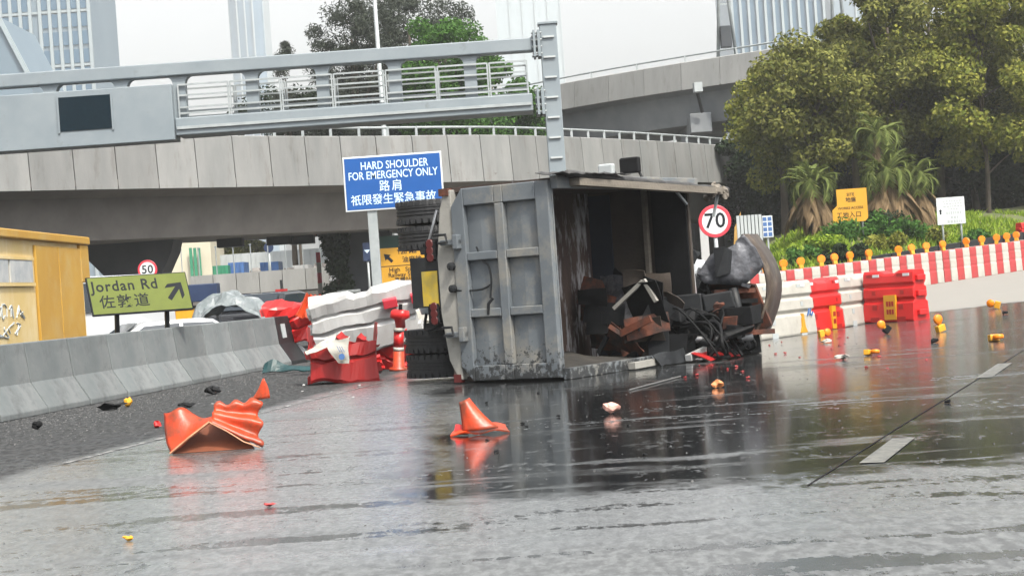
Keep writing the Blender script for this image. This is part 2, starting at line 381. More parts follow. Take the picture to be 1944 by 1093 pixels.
def road_material():
    m = bpy.data.materials.new('wet_asphalt'); m.use_nodes = True
    t = m.node_tree; N = t.nodes; L = t.links; p = N['Principled BSDF']
    geo = N.new('ShaderNodeNewGeometry'); sep = N.new('ShaderNodeSeparateXYZ'); L.new(geo.outputs['Position'], sep.inputs[0])
    X, Y = sep.outputs[0], sep.outputs[1]
    def math_(op, a, b=None, c=None):
        n = N.new('ShaderNodeMath'); n.operation = op
        for i, q in enumerate((a, b, c)):
            if q is None: continue
            if isinstance(q, (int, float)): n.inputs[i].default_value = q
            else: L.new(q, n.inputs[i])
        return n.outputs[0]
    def ss(v, a, b):
        n = N.new('ShaderNodeMapRange'); n.interpolation_type = 'SMOOTHSTEP'
        L.new(v, n.inputs[0]); n.inputs[1].default_value = a; n.inputs[2].default_value = b
        return n.outputs[0]
    def nz(scale, stretch=(1,1,1), detail=5, rough=.6, rot=0.0):
        mp = N.new('ShaderNodeMapping'); mp.inputs['Scale'].default_value = stretch; mp.inputs['Rotation'].default_value = (0,0,rot)
        L.new(geo.outputs['Position'], mp.inputs[0])
        n = N.new('ShaderNodeTexNoise'); n.inputs['Scale'].default_value = scale; n.inputs['Detail'].default_value = detail
        n.inputs['Roughness'].default_value = rough; L.new(mp.outputs[0], n.inputs['Vector']); return n.outputs[0]
    def mix(a, b, f):
        return math_('ADD', math_('MULTIPLY', a, math_('SUBTRACT', 1.0, f)), math_('MULTIPLY', b, f))
    n_big = nz(.55, (1, .55, 1), 4)
    n_mid = nz(1.6, (.8, .9, 1), 5, rot=.25)
    n_streak = nz(1.1, (.35, 1.5, 1), 5, rot=-.12)
    n_fine = nz(26, (1, .6, 1), 3)
    n_grit = nz(140, (1, 1, 1), 2)
    d1 = math_('SUBTRACT', n_big, .5); d2 = math_('SUBTRACT', n_mid, .5)
    xe = math_('ADD', X, math_('ADD', math_('MULTIPLY', d1, 2.4), math_('MULTIPLY', d2, .8)))
    ye = math_('ADD', Y, math_('ADD', math_('MULTIPLY', d2, 2.2), math_('MULTIPLY', X, -.02)))
    pud = math_('MULTIPLY', math_('MULTIPLY', ss(xe, -1.0, -.35), ss(ye, 10.5, 11.1)), math_('SUBTRACT', 1.0, math_('MULTIPLY', ss(X, 2.2, 4.6), .30)))
    # the puddle is broken by bare, rougher ribbons
    rib = ss(n_streak, .56, .66)
    pud = math_('MULTIPLY', pud, math_('SUBTRACT', 1.0, math_('MULTIPLY', rib, .62)))
    # a few small wet hollows nearer and along the left shoulder
    n_patch = nz(.42, (.42, 1.0, 1), 4, rot=.12)
    n_speck = nz(11, (1, .45, 1), 4, .75)
    hol = math_('MULTIPLY', ss(math_('ADD', nz(.9, (.30, 1.7, 1), 4, rot=.10), math_('MULTIPLY', math_('SUBTRACT', n_speck, .5), .42)), .445, .385), math_('SUBTRACT', 1.0, ss(Y, 12, 24)))
    wet = math_('MAXIMUM', pud, math_('MULTIPLY', hol, .85))
    # dry road past the fallen lorry and the red barriers
    dry = math_('MULTIPLY', ss(math_('ADD', Y, math_('MULTIPLY', d2, 1.6)), 36.6, 37.4), ss(X, 2.0, 4.5))
    dry = math_('MAXIMUM', dry, ss(Y, 60, 75))
    spk = ss(math_('ADD', math_('MULTIPLY', n_speck, .6), math_('MULTIPLY', n_mid, .4)), .555, .60)
    wet = math_('MULTIPLY', wet, math_('SUBTRACT', 1.0, math_('MULTIPLY', spk, .5)))
    wet = math_('MULTIPLY', wet, math_('SUBTRACT', 1.0, dry))
    # gritty hard shoulder next to the concrete units (world-space strip along them)
    sh = ss(math_('ADD', math_('SUBTRACT', X, math_('MULTIPLY', math_('SUBTRACT', Y, 22.6), .16)), math_('MULTIPLY', d2, .5)), -2.45, -2.85)
    n_rgh = math_('ADD', math_('MULTIPLY', n_big, .16), math_('MULTIPLY', n_streak, .22))
    damp_r = math_('ADD', n_rgh, .10)
    damp_r = mix(damp_r, 0.82, sh)
    r = mix(damp_r, math_('ADD', .055, math_('MULTIPLY', n_fine, .07)), wet)
    r = mix(r, .9, dry)
    # duller, half-dry ribbons and the half-dry nearest strip
    dull = math_('MAXIMUM', ss(math_('ADD', n_patch, math_('MULTIPLY', math_('SUBTRACT', n_speck, .5), .12)), .54, .63), ss(math_('ADD', Y, math_('MULTIPLY', d2, 1.4)), 8.9, 8.3))
    dull = math_('MULTIPLY', dull, math_('SUBTRACT', 1.0, math_('MAXIMUM', wet, ss(Y, 16, 24))))
    r = mix(r, .62, math_('MULTIPLY', dull, .85))
    L.new(r, p.inputs['Roughness'])
    film = math_('MULTIPLY', math_('SUBTRACT', 1.0, math_('MAXIMUM', math_('MAXIMUM', math_('MULTIPLY', dull, .8), dry), math_('MAXIMUM', wet, sh))), math_('ADD', .25, math_('MULTIPLY', ss(math_('ADD', math_('MULTIPLY', n_speck, .45), math_('MULTIPLY', nz(34, (1, .5, 1), 3, .7), .55)), .40, .54), .85)))
    L.new(film, p.inputs['Coat Weight']); p.inputs['Coat Roughness'].default_value = .26; p.inputs['Coat IOR'].default_value = 2.0
    # colours
    rp = N.new('ShaderNodeValToRGB'); rp.color_ramp.elements[0].color = (.058,.064,.068,1); rp.color_ramp.elements[1].color = (.165,.175,.178,1)
    rp.color_ramp.elements[0].position = .3; rp.color_ramp.elements[1].position = .7
    L.new(math_('ADD', math_('MULTIPLY', n_fine, .5), math_('MULTIPLY', n_grit, .5)), rp.inputs[0])
    def mixc(ca, cb, f):
        n = N.new('ShaderNodeMix'); n.data_type = 'RGBA'; L.new(f, n.inputs[0])
        for i, c in ((6, ca), (7, cb)):
            if isinstance(c, tuple): n.inputs[i].default_value = (*c, 1)
            else: L.new(c, n.inputs[i])
        return n.outputs[2]
    grain = ss(nz(16, (1, .40, 1), 4, .75), .40, .60)
    shc = mixc((.008,.009,.010), (.05,.052,.054), grain)
    base = mixc(mixc(mixc((.022,.024,.026), rp.outputs[0], math_('ADD', .35, math_('MULTIPLY', grain, .65))), shc, sh), (.010,.011,.012), wet)
    dryc = mixc((.165,.157,.142), (.20,.19,.172), n_mid)
    base = mixc(base, dryc, dry)
    L.new(base, p.inputs['Base Color'])
    L.new(math_('SUBTRACT', .9, math_('MULTIPLY', sh, .6)), p.inputs['Specular IOR Level'])
    h = math_('ADD', math_('MULTIPLY', n_grit, .55), math_('MULTIPLY', n_fine, .45))
    bs = mix(.07, .015, wet); bs = mix(bs, .35, sh)
    bp = N.new('ShaderNodeBump'); bp.inputs['Distance'].default_value = .012
    L.new(bs, bp.inputs['Strength']); L.new(h, bp.inputs['Height']); L.new(bp.outputs[0], p.inputs['Normal'])
    return m

# ------------------------------------------------------------------ ground
def grid_mesh(name, xs, ys, fz, m):
    V = [(x, y, fz(x, y)) for y in ys for x in xs]; nx = len(xs)
    Fc = [(j*nx+i, j*nx+i+1, (j+1)*nx+i+1, (j+1)*nx+i) for j in range(len(ys)-1) for i in range(nx-1)]
    me = bpy.data.meshes.new(name); me.from_pydata(V, [], Fc); me.materials.append(m)
    me.polygons.foreach_set('use_smooth', [True]*len(me.polygons)); return me
M_road = road_material()
xs = [-70 + i*1.0 for i in range(141)]; ys = [-20 + i*1.0 for i in range(171)]
tag(link('road', grid_mesh('road', xs, ys, road_z, M_road)), kind='structure')
M_far = mat('far_ground', (.16,.16,.15), (.22,.22,.2), .02, .9)
tag(link('ground', grid_mesh('ground', [-2500, 2500], [-600, 3500], lambda x, y: -.25, M_far)), kind='structure')

ROW0, ROW1 = Vector((6.9, 51.0)), Vector((16.7, 62.0))
RD = (ROW1-ROW0).normalized(); RN = Vector((-RD.y, RD.x))
def bank_s(x, y): return (Vector((x, y)) - ROW0).dot(RN)
def bank_z(x, y):
    s = bank_s(x, y)
    return road_z(x, y) - .06 + (2.35*smooth01(1.0, 13.0, s) + .12*noise.noise(Vector((x*.5, y*.5, 0)))) * smooth01(.4, 2.0, s) * smooth01(7.0, 13.0, x)
bank_me = grid_mesh('grass_bank', [4 + i*.6 for i in range(72)], [50 + i*.8 for i in range(72)], bank_z, M_soil)
tag(link('grass_bank', bank_me), kind='structure')

# worn edge line and lane marking, bitumen seam
def strip(name, p, q, wdt, m, lift):
    p = Vector(p); q = Vector(q); d = (q-p); n = Vector((-d.y, d.x, 0)).normalized()*wdt/2
    k = max(2, int(d.length)); b = MB()
    V = []; Fc = []
    for i in range(k+1):
        c = p + d*i/k
        for s_ in (-1, 1):
            e = c + n*s_; V.append((e.x, e.y, road_z(e.x, e.y)+lift))
    for i in range(k): Fc.append((2*i, 2*i+1, 2*i+3, 2*i+2))
    b.add(V, Fc); return tag(b.build(name, m), kind='structure')
strip('lane_marking', gnd(1655, 879), gnd(1716, 832), .15, M_ymark, .005)
strip('lane_marking', gnd(1868, 717), gnd(1908, 690), .15, M_ymark, .005)
strip('edge_line', gnd(120, 880), gnd(760, 716), .06, M_yworn, .004)
strip('road_joint', gnd(1533, 922), gnd(1700, 815), .012, M_seal, .003)
strip('road_joint', gnd(1700, 815), gnd(1944, 664), .014, M_seal, .003)

# ------------------------------------------------------------------ flyovers
def offset_path(pts):
    P = catmull(pts, 14); T = []
    for i in range(len(P)):
        d = (P[min(i+1, len(P)-1)] - P[max(i-1, 0)]); d.z = 0; d.normalize()
        T.append(Vector((-d.y, d.x, 0)))
    S = [0.0]
    for i in range(1, len(P)): S.append(S[-1] + (P[i]-P[i-1]).length)
    return P, T, S
def sample(PTS, s):
    P, T, S = PTS
    s = max(0, min(S[-1]-1e-6, s))
    for i in range(len(S)-1):
        if S[i+1] >= s: break
    t = (s-S[i])/(S[i+1]-S[i])
    return P[i].lerp(P[i+1], t), T[i].lerp(T[i+1], t).normalized()
def loft(b, PTS, prof, s0, s1, step=2.0):
    k = max(1, int((s1-s0)/step)); n = len(prof); V = []; Fc = []
    for i in range(k+1):
        p, nn = sample(PTS, s0+(s1-s0)*i/k)
        for (o, z) in prof: V.append(p + nn*o + Vector((0, 0, z)))
    for i in range(k):
        for j in range(n): Fc.append((i*n+j, i*n+(j+1) % n, (i+1)*n+(j+1) % n, (i+1)*n+j))
    Fc.append(tuple(reversed(range(n)))); Fc.append(tuple(k*n+j for j in range(n)))
    b.add(V, Fc)
def flyover(label, pts, hp, dg, width, inset, plen, m_par, m_deck, rail_from, rail_gap):
    PTS = offset_path(pts); Ltot = PTS[2][-1]
    root = thing('flyover', label, 'flyover', (pts[0][0], pts[0][1], 0))
    inv = Matrix.Translation((-pts[0][0], -pts[0][1], 0))
    def fin(b, name, m, smooth=False):
        b.warp(lambda p: inv @ p); return b.build(name, m, root, smooth)
    b = MB(); loft(b, PTS, [(.03,-.02),(.03,.2),(width-.03,.2),(width-.03,-.02),(width-inset,-.35),(width-inset-.4,-dg),(inset+.4,-dg),(inset,-.35)], 0, Ltot); fin(b, 'deck', m_deck)
    b = MB(); loft(b, PTS, [(width-.3,-.12),(width,-.12),(width,hp-.1),(width-.25,hp-.1)], 0, Ltot); fin(b, 'far_parapet', m_par)
    k = int(Ltot/plen)
    for i in range(k):
        b = MB(); g = .02
        loft(b, PTS, [(0,-.14),(.045,hp*.40),(.10,hp-.04),(.19,hp),(.42,hp),(.42,-.14)], i*plen+g, (i+1)*plen-g, plen/2)
        fin(b, 'parapet_panel', m_par)
    if rail_from is not None:
        s = rail_from
        b = MB(); pts_ = []
        while s < Ltot:
            p, nn = sample(PTS, s); pts_.append(p + nn*.28 + Vector((0,0,hp+.33))); s += rail_gap/2
        b.tube(pts_, .05, 6); fin(b, 'guard_rail', M_galv, True)
        s = rail_from
        while s < Ltot:
            p, nn = sample(PTS, s); q = p + nn*.28
            c = MB(); c.beam(q+Vector((0,0,hp-.02)), q+Vector((0,0,hp+.36)), .10, .12); fin(c, 'rail_post', M_galv); s += rail_gap
    return root, PTS, inv
ZB = 5.64
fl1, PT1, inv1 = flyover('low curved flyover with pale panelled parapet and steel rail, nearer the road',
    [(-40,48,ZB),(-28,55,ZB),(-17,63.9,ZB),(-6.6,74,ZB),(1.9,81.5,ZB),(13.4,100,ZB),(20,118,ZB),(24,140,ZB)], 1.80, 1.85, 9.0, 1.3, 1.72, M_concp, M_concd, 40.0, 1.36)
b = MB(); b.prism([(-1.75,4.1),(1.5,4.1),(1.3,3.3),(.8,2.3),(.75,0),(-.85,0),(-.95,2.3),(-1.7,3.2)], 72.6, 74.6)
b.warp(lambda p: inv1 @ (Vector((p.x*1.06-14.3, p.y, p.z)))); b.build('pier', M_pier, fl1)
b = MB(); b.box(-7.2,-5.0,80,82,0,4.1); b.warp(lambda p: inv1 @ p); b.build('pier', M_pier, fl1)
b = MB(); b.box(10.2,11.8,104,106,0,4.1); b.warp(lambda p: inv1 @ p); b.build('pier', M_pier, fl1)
for (x, y) in ((-11.2, 76.5), (-9.4, 78.0), (-8.6, 79.2)):
    b = MB(); b.box(x-.5, x+.5, y-.4, y+.4, 3.45, 3.79); b.warp(lambda p: inv1 @ p); b.build('soffit_fitting', M_dark, fl1)
ZU = 11.2
fl2, PT2, inv2 = flyover('high flyover with smooth grey girder crossing behind the steel gantry post',
    [(-60,170,ZU-3.2),(-28,141,ZU-1.6),(-10,124,ZU-.5),(3.8,110,ZU),(13.7,101,ZU+.05),(20,96.5,ZU),(30,97,ZU)], 1.38, 2.0, 10.0, .7, 2.6, M_concl, M_concu, 25.0, 3.4)
q = at(1331, 232, 103.5); b = MB(); b.box(q.x-.58,q.x+.58,q.y,q.y+9,q.z-.55,q.z+.5); b.box(q.x-.9,q.x+1.6,q.y+2.5,q.y+5.5,0,q.z-.5)
b.warp(lambda p: inv2 @ p); b.build('pier_head', M_concu, fl2, bevel=.03)
q = at(1325, 165, 101.7); b = MB(); b.box(q.x-.22,q.x+.22,q.y-.25,q.y+.6,q.z-.28,q.z+.22); b.warp(lambda p: inv2 @ p); b.build('junction_box', M_hoard, fl2)
b = MB(); p0 = at(1322, 168, 102.6); p1 = at(1333, 214, 103.2); b.tube([p0, p1], .09, 8); b.warp(lambda p: inv2 @ p); b.build('drain_pipe', M_dark, fl2)

# dark retaining wall under the flyovers
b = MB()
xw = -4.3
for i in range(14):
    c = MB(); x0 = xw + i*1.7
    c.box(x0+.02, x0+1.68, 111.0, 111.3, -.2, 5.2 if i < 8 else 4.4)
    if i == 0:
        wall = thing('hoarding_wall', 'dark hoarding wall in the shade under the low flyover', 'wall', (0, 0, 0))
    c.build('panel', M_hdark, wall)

# ------------------------------------------------------------------ sign gantry
GY = 52.0
gan = thing('sign_gantry', 'grey steel sign gantry with railed walkway and blank dark display', 'gantry', (1.47, GY, 0))
def g(bm_, name, m, parent=gan, **k):
    bm_.warp(lambda p: p - Vector((1.47, GY, 0))); return bm_.build(name, m, parent, **k)
g(MB().box(1.24,1.70,GY-.25,GY+.25,road_z(1.47,52),8.2), 'post', M_gantry, bevel=.02)
g(MB().box(1.20,1.74,GY-.29,GY+.29,8.2,8.25), 'post_cap', M_gantry)
for i in range(12):
    z = 8.2 - .36 - i*.55
    if z > 1: g(MB().box(1.30,1.62,GY-.31,GY-.25,z-.02,z+.03), 'step_plate', M_hoard)
g(MB().box(-20,1.04,GY-.28,GY+.28,7.50,7.86), 'top_chord', M_gantry, bevel=.03)
g(MB().box(-8.85,.92,GY-.30,GY+.95,5.86,6.34), 'walkway_box', M_gantry, bevel=.03)
g(MB().box(-8.80,.88,GY-.36,GY-.30,6.02,6.10), 'walkway_strip', M_galv)
sb = g(MB().box(-20,-8.86,GY-.45,GY+.5,5.74,7.26), 'sign_box', M_gantry, bevel=.02)
q0 = at(110, 188, GY-.5); q1 = at(213, 243, GY-.5)
g(MB().box(q0.x,q1.x,GY-.475,GY-.449,min(q0.z,q1.z)+.0,max(q0.z,q1.z)+.03), 'display', M_led)
fr = MB(); zl, zh = min(q0.z,q1.z)-.05, max(q0.z,q1.z)+.08
fr.box(q0.x-.05,q0.x,GY-.49,GY-.449,zl,zh); fr.box(q1.x,q1.x+.05,GY-.49,GY-.449,zl,zh)
g(fr, 'display_frame', M_gantry)
for u in (-130, 95, 230, 340, 478, 612, 750, 893):
    X = at(u, 140, GY).x
    b = MB(); zb = 6.3 if X > -8.8 else 7.2
    pr = [(-.17,zb),(.17,zb),(.17,7.28)]
    for k in range(6):
        a = k/5*math.pi/2; pr.append((.17+.26*(1-math.cos(a)), 7.28+.23*math.sin(a)))
    for k in range(5, -1, -1):
        a = k/5*math.pi/2; pr.append((-.17-.26*(1-math.cos(a)), 7.28+.23*math.sin(a)))
    pr.append((-.17,7.28))
    b.prism([(X+px, pz) for px, pz in pr], GY-.16, GY+.16); g(b, 'bracket_post', M_gantry)
for yy in (GY-.22, GY+.88):
    x = -8.75
    while x < .8:
        x2 = min(x+1.42, .85)
        b = MB()
        for z in (7.24, 6.95, 6.62, 6.46): b.beam((x+.04,yy,z),(x2-.04,yy,z),.045)
        b.beam((x+.03,yy,6.30),(x+.03,yy,7.25),.04); b.beam((x2-.03,yy,6.30),(x2-.03,yy,7.25),.04)
        g(b, 'handrail_frame', M_galv); x += 1.42
for z in (7.68, 6.1):
    g(MB().box(1.04,1.10,GY-.4,GY+.4,z-.36,z+.36), 'flange', M_gantry)
    g(MB().box(1.16,1.238,GY-.4,GY+.4,z-.36,z+.36), 'flange', M_gantry)
    g(MB().box(1.0,1.24,GY-.2,GY+.2,z-.17,z+.17), 'stub', M_gantry)
    for s_ in (-1, 1):
        for kk in range(4):
            zz = z - .28 + kk*.187
            g(MB().tube([(1.0,GY+s_*.33,zz),(1.28,GY+s_*.33,zz)], .03, 6), 'bolt', M_galv)
g(MB().box(-19.9,-19.4,GY-.25,GY+.25,0,5.74), 'post', M_gantry)

# masts on the high flyover
def mast(label, uA, uB, vtop, D, box):
    r = at((uA+uB)/2, 100, D); zb = ZU + 1.2
    t = thing('cable_mast', label, 'mast', (r.x, D, zb))
    W = abs(at(uB, 100, D).x - at(uA, 100, D).x)
    for s_ in (-1, 1): MB().tube([(s_*W/2, 0, 0), (s_*.16, 0, 4.6), (s_*.12,0,7)], [.10,.085,.08], 10).build('leg', M_galv, t, True)
    for z in (1.5, 3.1):
        ww = W/2*(1-z/4.6)+.1; MB().beam((-ww,0,z),(ww,0,z),.07).build('brace', M_galv, t)
    if box: MB().box(-.30,.28,-.3,.3,.75,1.9).build('cabinet', M_pier, t, bevel=.03)
    return t
mast('slim A-shaped steel mast with cabinet on the high flyover', 1362, 1398, 0, 103, True)
mast('slim A-shaped steel mast rising above the treetops on the high flyover', 1582, 1607, 0, 101, False)
lp = at(724, 170, 92)
t = thing('street_lamp', 'tall pale lamp column rising in front of the dark wispy trees', 'street lamp', (lp.x, 92, 0))
MB().tube([(0,0,0),(0,0,6),(-.03,0,20)], [.16,.13,.08], 12).build('column', M_galv, t, True)
MB().tube([(-.03,0,20),(.7,-.4,20.5),(1.6,-.9,20.6)], .05, 8).build('arm', M_galv, t, True)
MB().box(1.4,2.2,-1.1,-.8,20.5,20.65).build('lamp_head', M_hoard, t)

# ------------------------------------------------------------------ far towers
def tower(label, u0, u1, D, h, depth, wallm, style, vref=60, cols=6, fh=3.4, rz=0):
    a = at(u0, vref, D); c = at(u1, vref, D); W = c.x - a.x
    t = thing('tower_block', label, 'tower', ((a.x+c.x)/2, D, 0), rz)
    MB().box(-W/2, W/2, 0, depth, -.2, h).build('wall', wallm, t)
    if style == 'grid':
        cw = W/cols; me = None
        for i in range(cols):
            if i == cols//2+1: continue
            z = max(4, at((u0+u1)/2, 260, D).z//fh*fh)
            while z < min(h-3, at(u0, -30, D).z):
                if me is None: me = MB().box(-cw*.36, cw*.36, -.25, .3, .5, fh-.5).mesh('window', M_towerg)
                o = link('window', me, t); o.location = (-W/2+cw*(i+.5), 0, z); z += fh
        for i in range(cols+1):
            x = -W/2+cw*i; MB().box(x-.35, x+.35, -.7, -.002, 0, h).build('fin', M_towerw, t)
        z = 20
        while z < min(h, 110):
            MB().box(-W/2, W/2, -.45, -.26, z-.25, z+.25).build('floor_band', M_towerw, t); z += fh*3
    elif style == 'fins':
        for i in range(cols+1):
            x = -W/2 + W*i/cols; MB().box(x-.35, x+.35, -1.0, -.002, 0, h-2).build('fin', M_towerw, t)
    elif style == 'curve':
        pr = []
        for k in range(9):
            a_ = -math.pi/2 + math.pi*k/8; pr.append((W*.5*math.sin(a_)*.96, -W*.22*math.cos(a_)))
        MB().prism(pr, 0, h-6, 'z').build('bay', M_towerg, t)
        for k in (-1, 0, 1): MB().box(k*W*.22-.4, k*W*.22+.4, -W*.30, -W*.1, 0, h-8).build('fin', M_towerw, t)
    return t
tower('grey gridded residential tower with pale floor bands, far left skyline', -70, 172, 420, 150, 30, M_tower1, 'grid', cols=13, fh=4.0)
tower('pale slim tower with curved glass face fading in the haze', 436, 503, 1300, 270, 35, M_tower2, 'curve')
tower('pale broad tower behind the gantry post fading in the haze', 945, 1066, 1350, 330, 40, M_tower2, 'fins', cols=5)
tower('blue glass tower with white vertical fins above the tree line', 1392, 1566, 560, 200, 40, M_towerg, 'fins', cols=11)
tower('plain pale blue tower beside the finned one, above the trees', 1580, 1722, 900, 260, 40, M_tower1, 'fins', cols=3)
q = at(60, 150, 230); t = thing('gabled_block', 'plain grey building with steep sloping roof edge beside the gridded tower', 'building', (q.x-12, 230, 0))
hgt = at(0, 30, 230).z
MB().prism([(-8,-.2),(12.3,-.2),(12.0,at(55,155,230).z),(8.4,hgt),(-8,hgt+8)], 0, 18).build('wall', M_tower1, t)
MB().beam((12.1,-.25,at(55,155,230).z),(8.4,-.25,hgt+.2),.5,.5).build('roof_edge', M_tower2, t)

# ------------------------------------------------------------------ trees
def leaf_mesh(name, centers, radii, n_per, size, m, seed, aspect=.55, droop=0.0, flat=1.0):
    R = np.random.RandomState(seed); C = np.array(centers); r = np.array(radii); k = len(C)
    n = k*n_per
    idx = np.repeat(np.arange(k), n_per)
    d = R.normal(size=(n, 3)); d /= np.linalg.norm(d, axis=1)[:, None]
    rad = r[idx]*(R.rand(n)**.45)
    P = C[idx] + d*rad[:, None]*np.array([1, 1, flat])
    if droop: P[:, 2] -= droop*R.rand(n)*rad
    nrm = R.normal(size=(n, 3)) + d*1.0 + np.array([0, 0, .4]); nrm /= np.linalg.norm(nrm, axis=1)[:, None]
    t = np.cross(nrm, R.normal(size=(n, 3))); t /= np.linalg.norm(t, axis=1)[:, None]
    bt = np.cross(nrm, t); s = size*(.6+.8*R.rand(n))[:, None]
    V = np.empty((n, 4, 3)); V[:, 0] = P - t*s; V[:, 1] = P - bt*s*aspect; V[:, 2] = P + t*s; V[:, 3] = P + bt*s*aspect
    me = bpy.data.meshes.new(name)
    me.vertices.add(4*n); me.vertices.foreach_set('co', V.reshape(-1).astype(np.float32))
    me.loops.add(4*n); me.loops.foreach_set('vertex_index', np.arange(4*n, dtype=np.int32))
    me.polygons.add(n); me.polygons.foreach_set('loop_start', np.arange(0, 4*n, 4, dtype=np.int32))
    me.update(calc_edges=True); me.materials.append(m)
    return me
def tree(label, base, h, rx, rzv, zc, m, seed, nclump=46, per=260, size=.16, cat='tree', group=None, name='broadleaf_tree', clump=.95, trunk_r=.22, flat=.75, aspect=.55, droop=0, lean=(0, 0), limbs=9, bark=None, tall=False):
    R = random.Random(seed)
    t = thing(name, label, cat, base, 0, group)
    cs, rs = [], []
    for i in range(nclump):
        while True:
            p = Vector((R.uniform(-1,1), R.uniform(-1,1), R.uniform(-1,1)))
            if p.length < 1 and p.length > .35 - .3*(i % 3 == 0): break
        if tall:
            k = 1 - .75*max(0, (p.z+1)/2); p.x *= k; p.y *= k
        wob = 1 + .25*noise.noise(Vector((p.x*2+seed, p.y*2, p.z*2)))
        cs.append((lean[0]+p.x*rx*wob, lean[1]+p.y*rx*wob, zc+p.z*rzv*wob)); rs.append(clump*R.uniform(.55, 1.25))
    link('crown', leaf_mesh('crown', cs, rs, per, size, m, seed, aspect, droop, flat), t)
    b = MB(); top = Vector((lean[0]*.8, lean[1]*.8, zc))
    b.tube(catmull([(0,0,-.3),(R.uniform(-.2,.2),0,zc*.35),(top.x*.6,top.y*.6,zc*.7),tuple(top+Vector((0,0,rzv*.4)))], 4),
           [trunk_r*(1-.75*i/12) for i in range(13)], 9)
    b.build('trunk', bark or M_bark, t, True)
    for i in range(limbs):
        c = Vector(cs[(i*5) % nclump]); s0 = Vector((top.x*.6, top.y*.6, max(.6, min(zc*.8, c.z-1.2))))
        mid = s0.lerp(c, .5) + Vector((R.uniform(-.3,.3), R.uniform(-.3,.3), .25))
        MB().tube(catmull([tuple(s0), tuple(mid), tuple(c)], 4), [trunk_r*.42*(1-.8*k/8) for k in range(9)], 6).build('limb', bark or M_bark, t, True)
    return t
def onbank(u, D):
    x = lev(u, 450)[0]*D/F; return Vector((x, D, bank_z(x, D) if 4.5 < x < 46 and D < 106 else 0))
GR = 'trees massed on the bank'
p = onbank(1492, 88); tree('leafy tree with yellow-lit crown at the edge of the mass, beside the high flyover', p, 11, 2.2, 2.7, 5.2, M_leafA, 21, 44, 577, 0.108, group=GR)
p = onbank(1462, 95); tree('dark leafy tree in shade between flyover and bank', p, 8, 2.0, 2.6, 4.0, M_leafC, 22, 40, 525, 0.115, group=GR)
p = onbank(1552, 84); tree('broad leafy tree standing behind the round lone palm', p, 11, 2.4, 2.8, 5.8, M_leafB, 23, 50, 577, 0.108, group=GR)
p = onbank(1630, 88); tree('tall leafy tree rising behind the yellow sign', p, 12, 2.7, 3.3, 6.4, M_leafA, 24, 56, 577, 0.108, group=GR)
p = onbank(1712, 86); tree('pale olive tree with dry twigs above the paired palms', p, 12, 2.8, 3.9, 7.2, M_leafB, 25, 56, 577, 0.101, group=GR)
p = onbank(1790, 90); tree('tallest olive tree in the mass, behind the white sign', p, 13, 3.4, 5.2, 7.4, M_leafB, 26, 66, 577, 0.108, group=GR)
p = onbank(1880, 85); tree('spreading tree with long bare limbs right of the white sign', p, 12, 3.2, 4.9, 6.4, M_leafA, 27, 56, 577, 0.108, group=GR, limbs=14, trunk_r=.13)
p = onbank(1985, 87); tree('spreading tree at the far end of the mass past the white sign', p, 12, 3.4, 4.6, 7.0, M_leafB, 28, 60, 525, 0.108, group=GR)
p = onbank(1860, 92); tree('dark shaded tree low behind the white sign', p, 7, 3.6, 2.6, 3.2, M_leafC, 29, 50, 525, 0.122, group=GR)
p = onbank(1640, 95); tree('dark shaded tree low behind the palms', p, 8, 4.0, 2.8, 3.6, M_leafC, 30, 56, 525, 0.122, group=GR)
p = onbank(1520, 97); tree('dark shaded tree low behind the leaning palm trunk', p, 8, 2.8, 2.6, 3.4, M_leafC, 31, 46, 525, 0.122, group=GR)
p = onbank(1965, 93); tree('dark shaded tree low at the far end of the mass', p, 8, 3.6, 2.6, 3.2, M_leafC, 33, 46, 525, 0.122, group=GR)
GC = 'trees behind the gantry'
def flat_at(u, D): return Vector((lev(u, 400)[0]*D/F, D, -.2))
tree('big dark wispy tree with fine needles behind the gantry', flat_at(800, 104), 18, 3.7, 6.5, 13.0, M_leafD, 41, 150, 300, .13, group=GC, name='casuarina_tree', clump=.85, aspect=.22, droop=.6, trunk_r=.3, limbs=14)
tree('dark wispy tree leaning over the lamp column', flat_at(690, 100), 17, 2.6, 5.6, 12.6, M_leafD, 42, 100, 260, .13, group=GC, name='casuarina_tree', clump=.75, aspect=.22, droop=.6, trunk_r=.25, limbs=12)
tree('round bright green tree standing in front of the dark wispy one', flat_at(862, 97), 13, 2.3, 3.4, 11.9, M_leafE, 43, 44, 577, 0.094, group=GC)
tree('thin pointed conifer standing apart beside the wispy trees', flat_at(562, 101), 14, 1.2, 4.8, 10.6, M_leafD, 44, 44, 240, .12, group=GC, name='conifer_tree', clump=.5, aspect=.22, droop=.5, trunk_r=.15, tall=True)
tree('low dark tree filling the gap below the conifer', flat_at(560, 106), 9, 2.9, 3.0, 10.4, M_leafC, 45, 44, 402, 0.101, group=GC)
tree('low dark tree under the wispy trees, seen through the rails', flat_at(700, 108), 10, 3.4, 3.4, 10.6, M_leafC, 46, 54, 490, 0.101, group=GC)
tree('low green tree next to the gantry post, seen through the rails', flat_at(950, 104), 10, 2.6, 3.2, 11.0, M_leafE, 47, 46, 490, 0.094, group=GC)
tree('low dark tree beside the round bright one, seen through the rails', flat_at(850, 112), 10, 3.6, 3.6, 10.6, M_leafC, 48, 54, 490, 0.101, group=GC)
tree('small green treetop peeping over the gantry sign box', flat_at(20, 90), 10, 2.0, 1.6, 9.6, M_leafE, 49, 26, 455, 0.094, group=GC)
tree('sunlit small tree beyond the hoardings under the flyover', flat_at(450, 140), 6, 2.2, 1.6, 5.4, M_leafA, 50, 26, 385, 0.108)

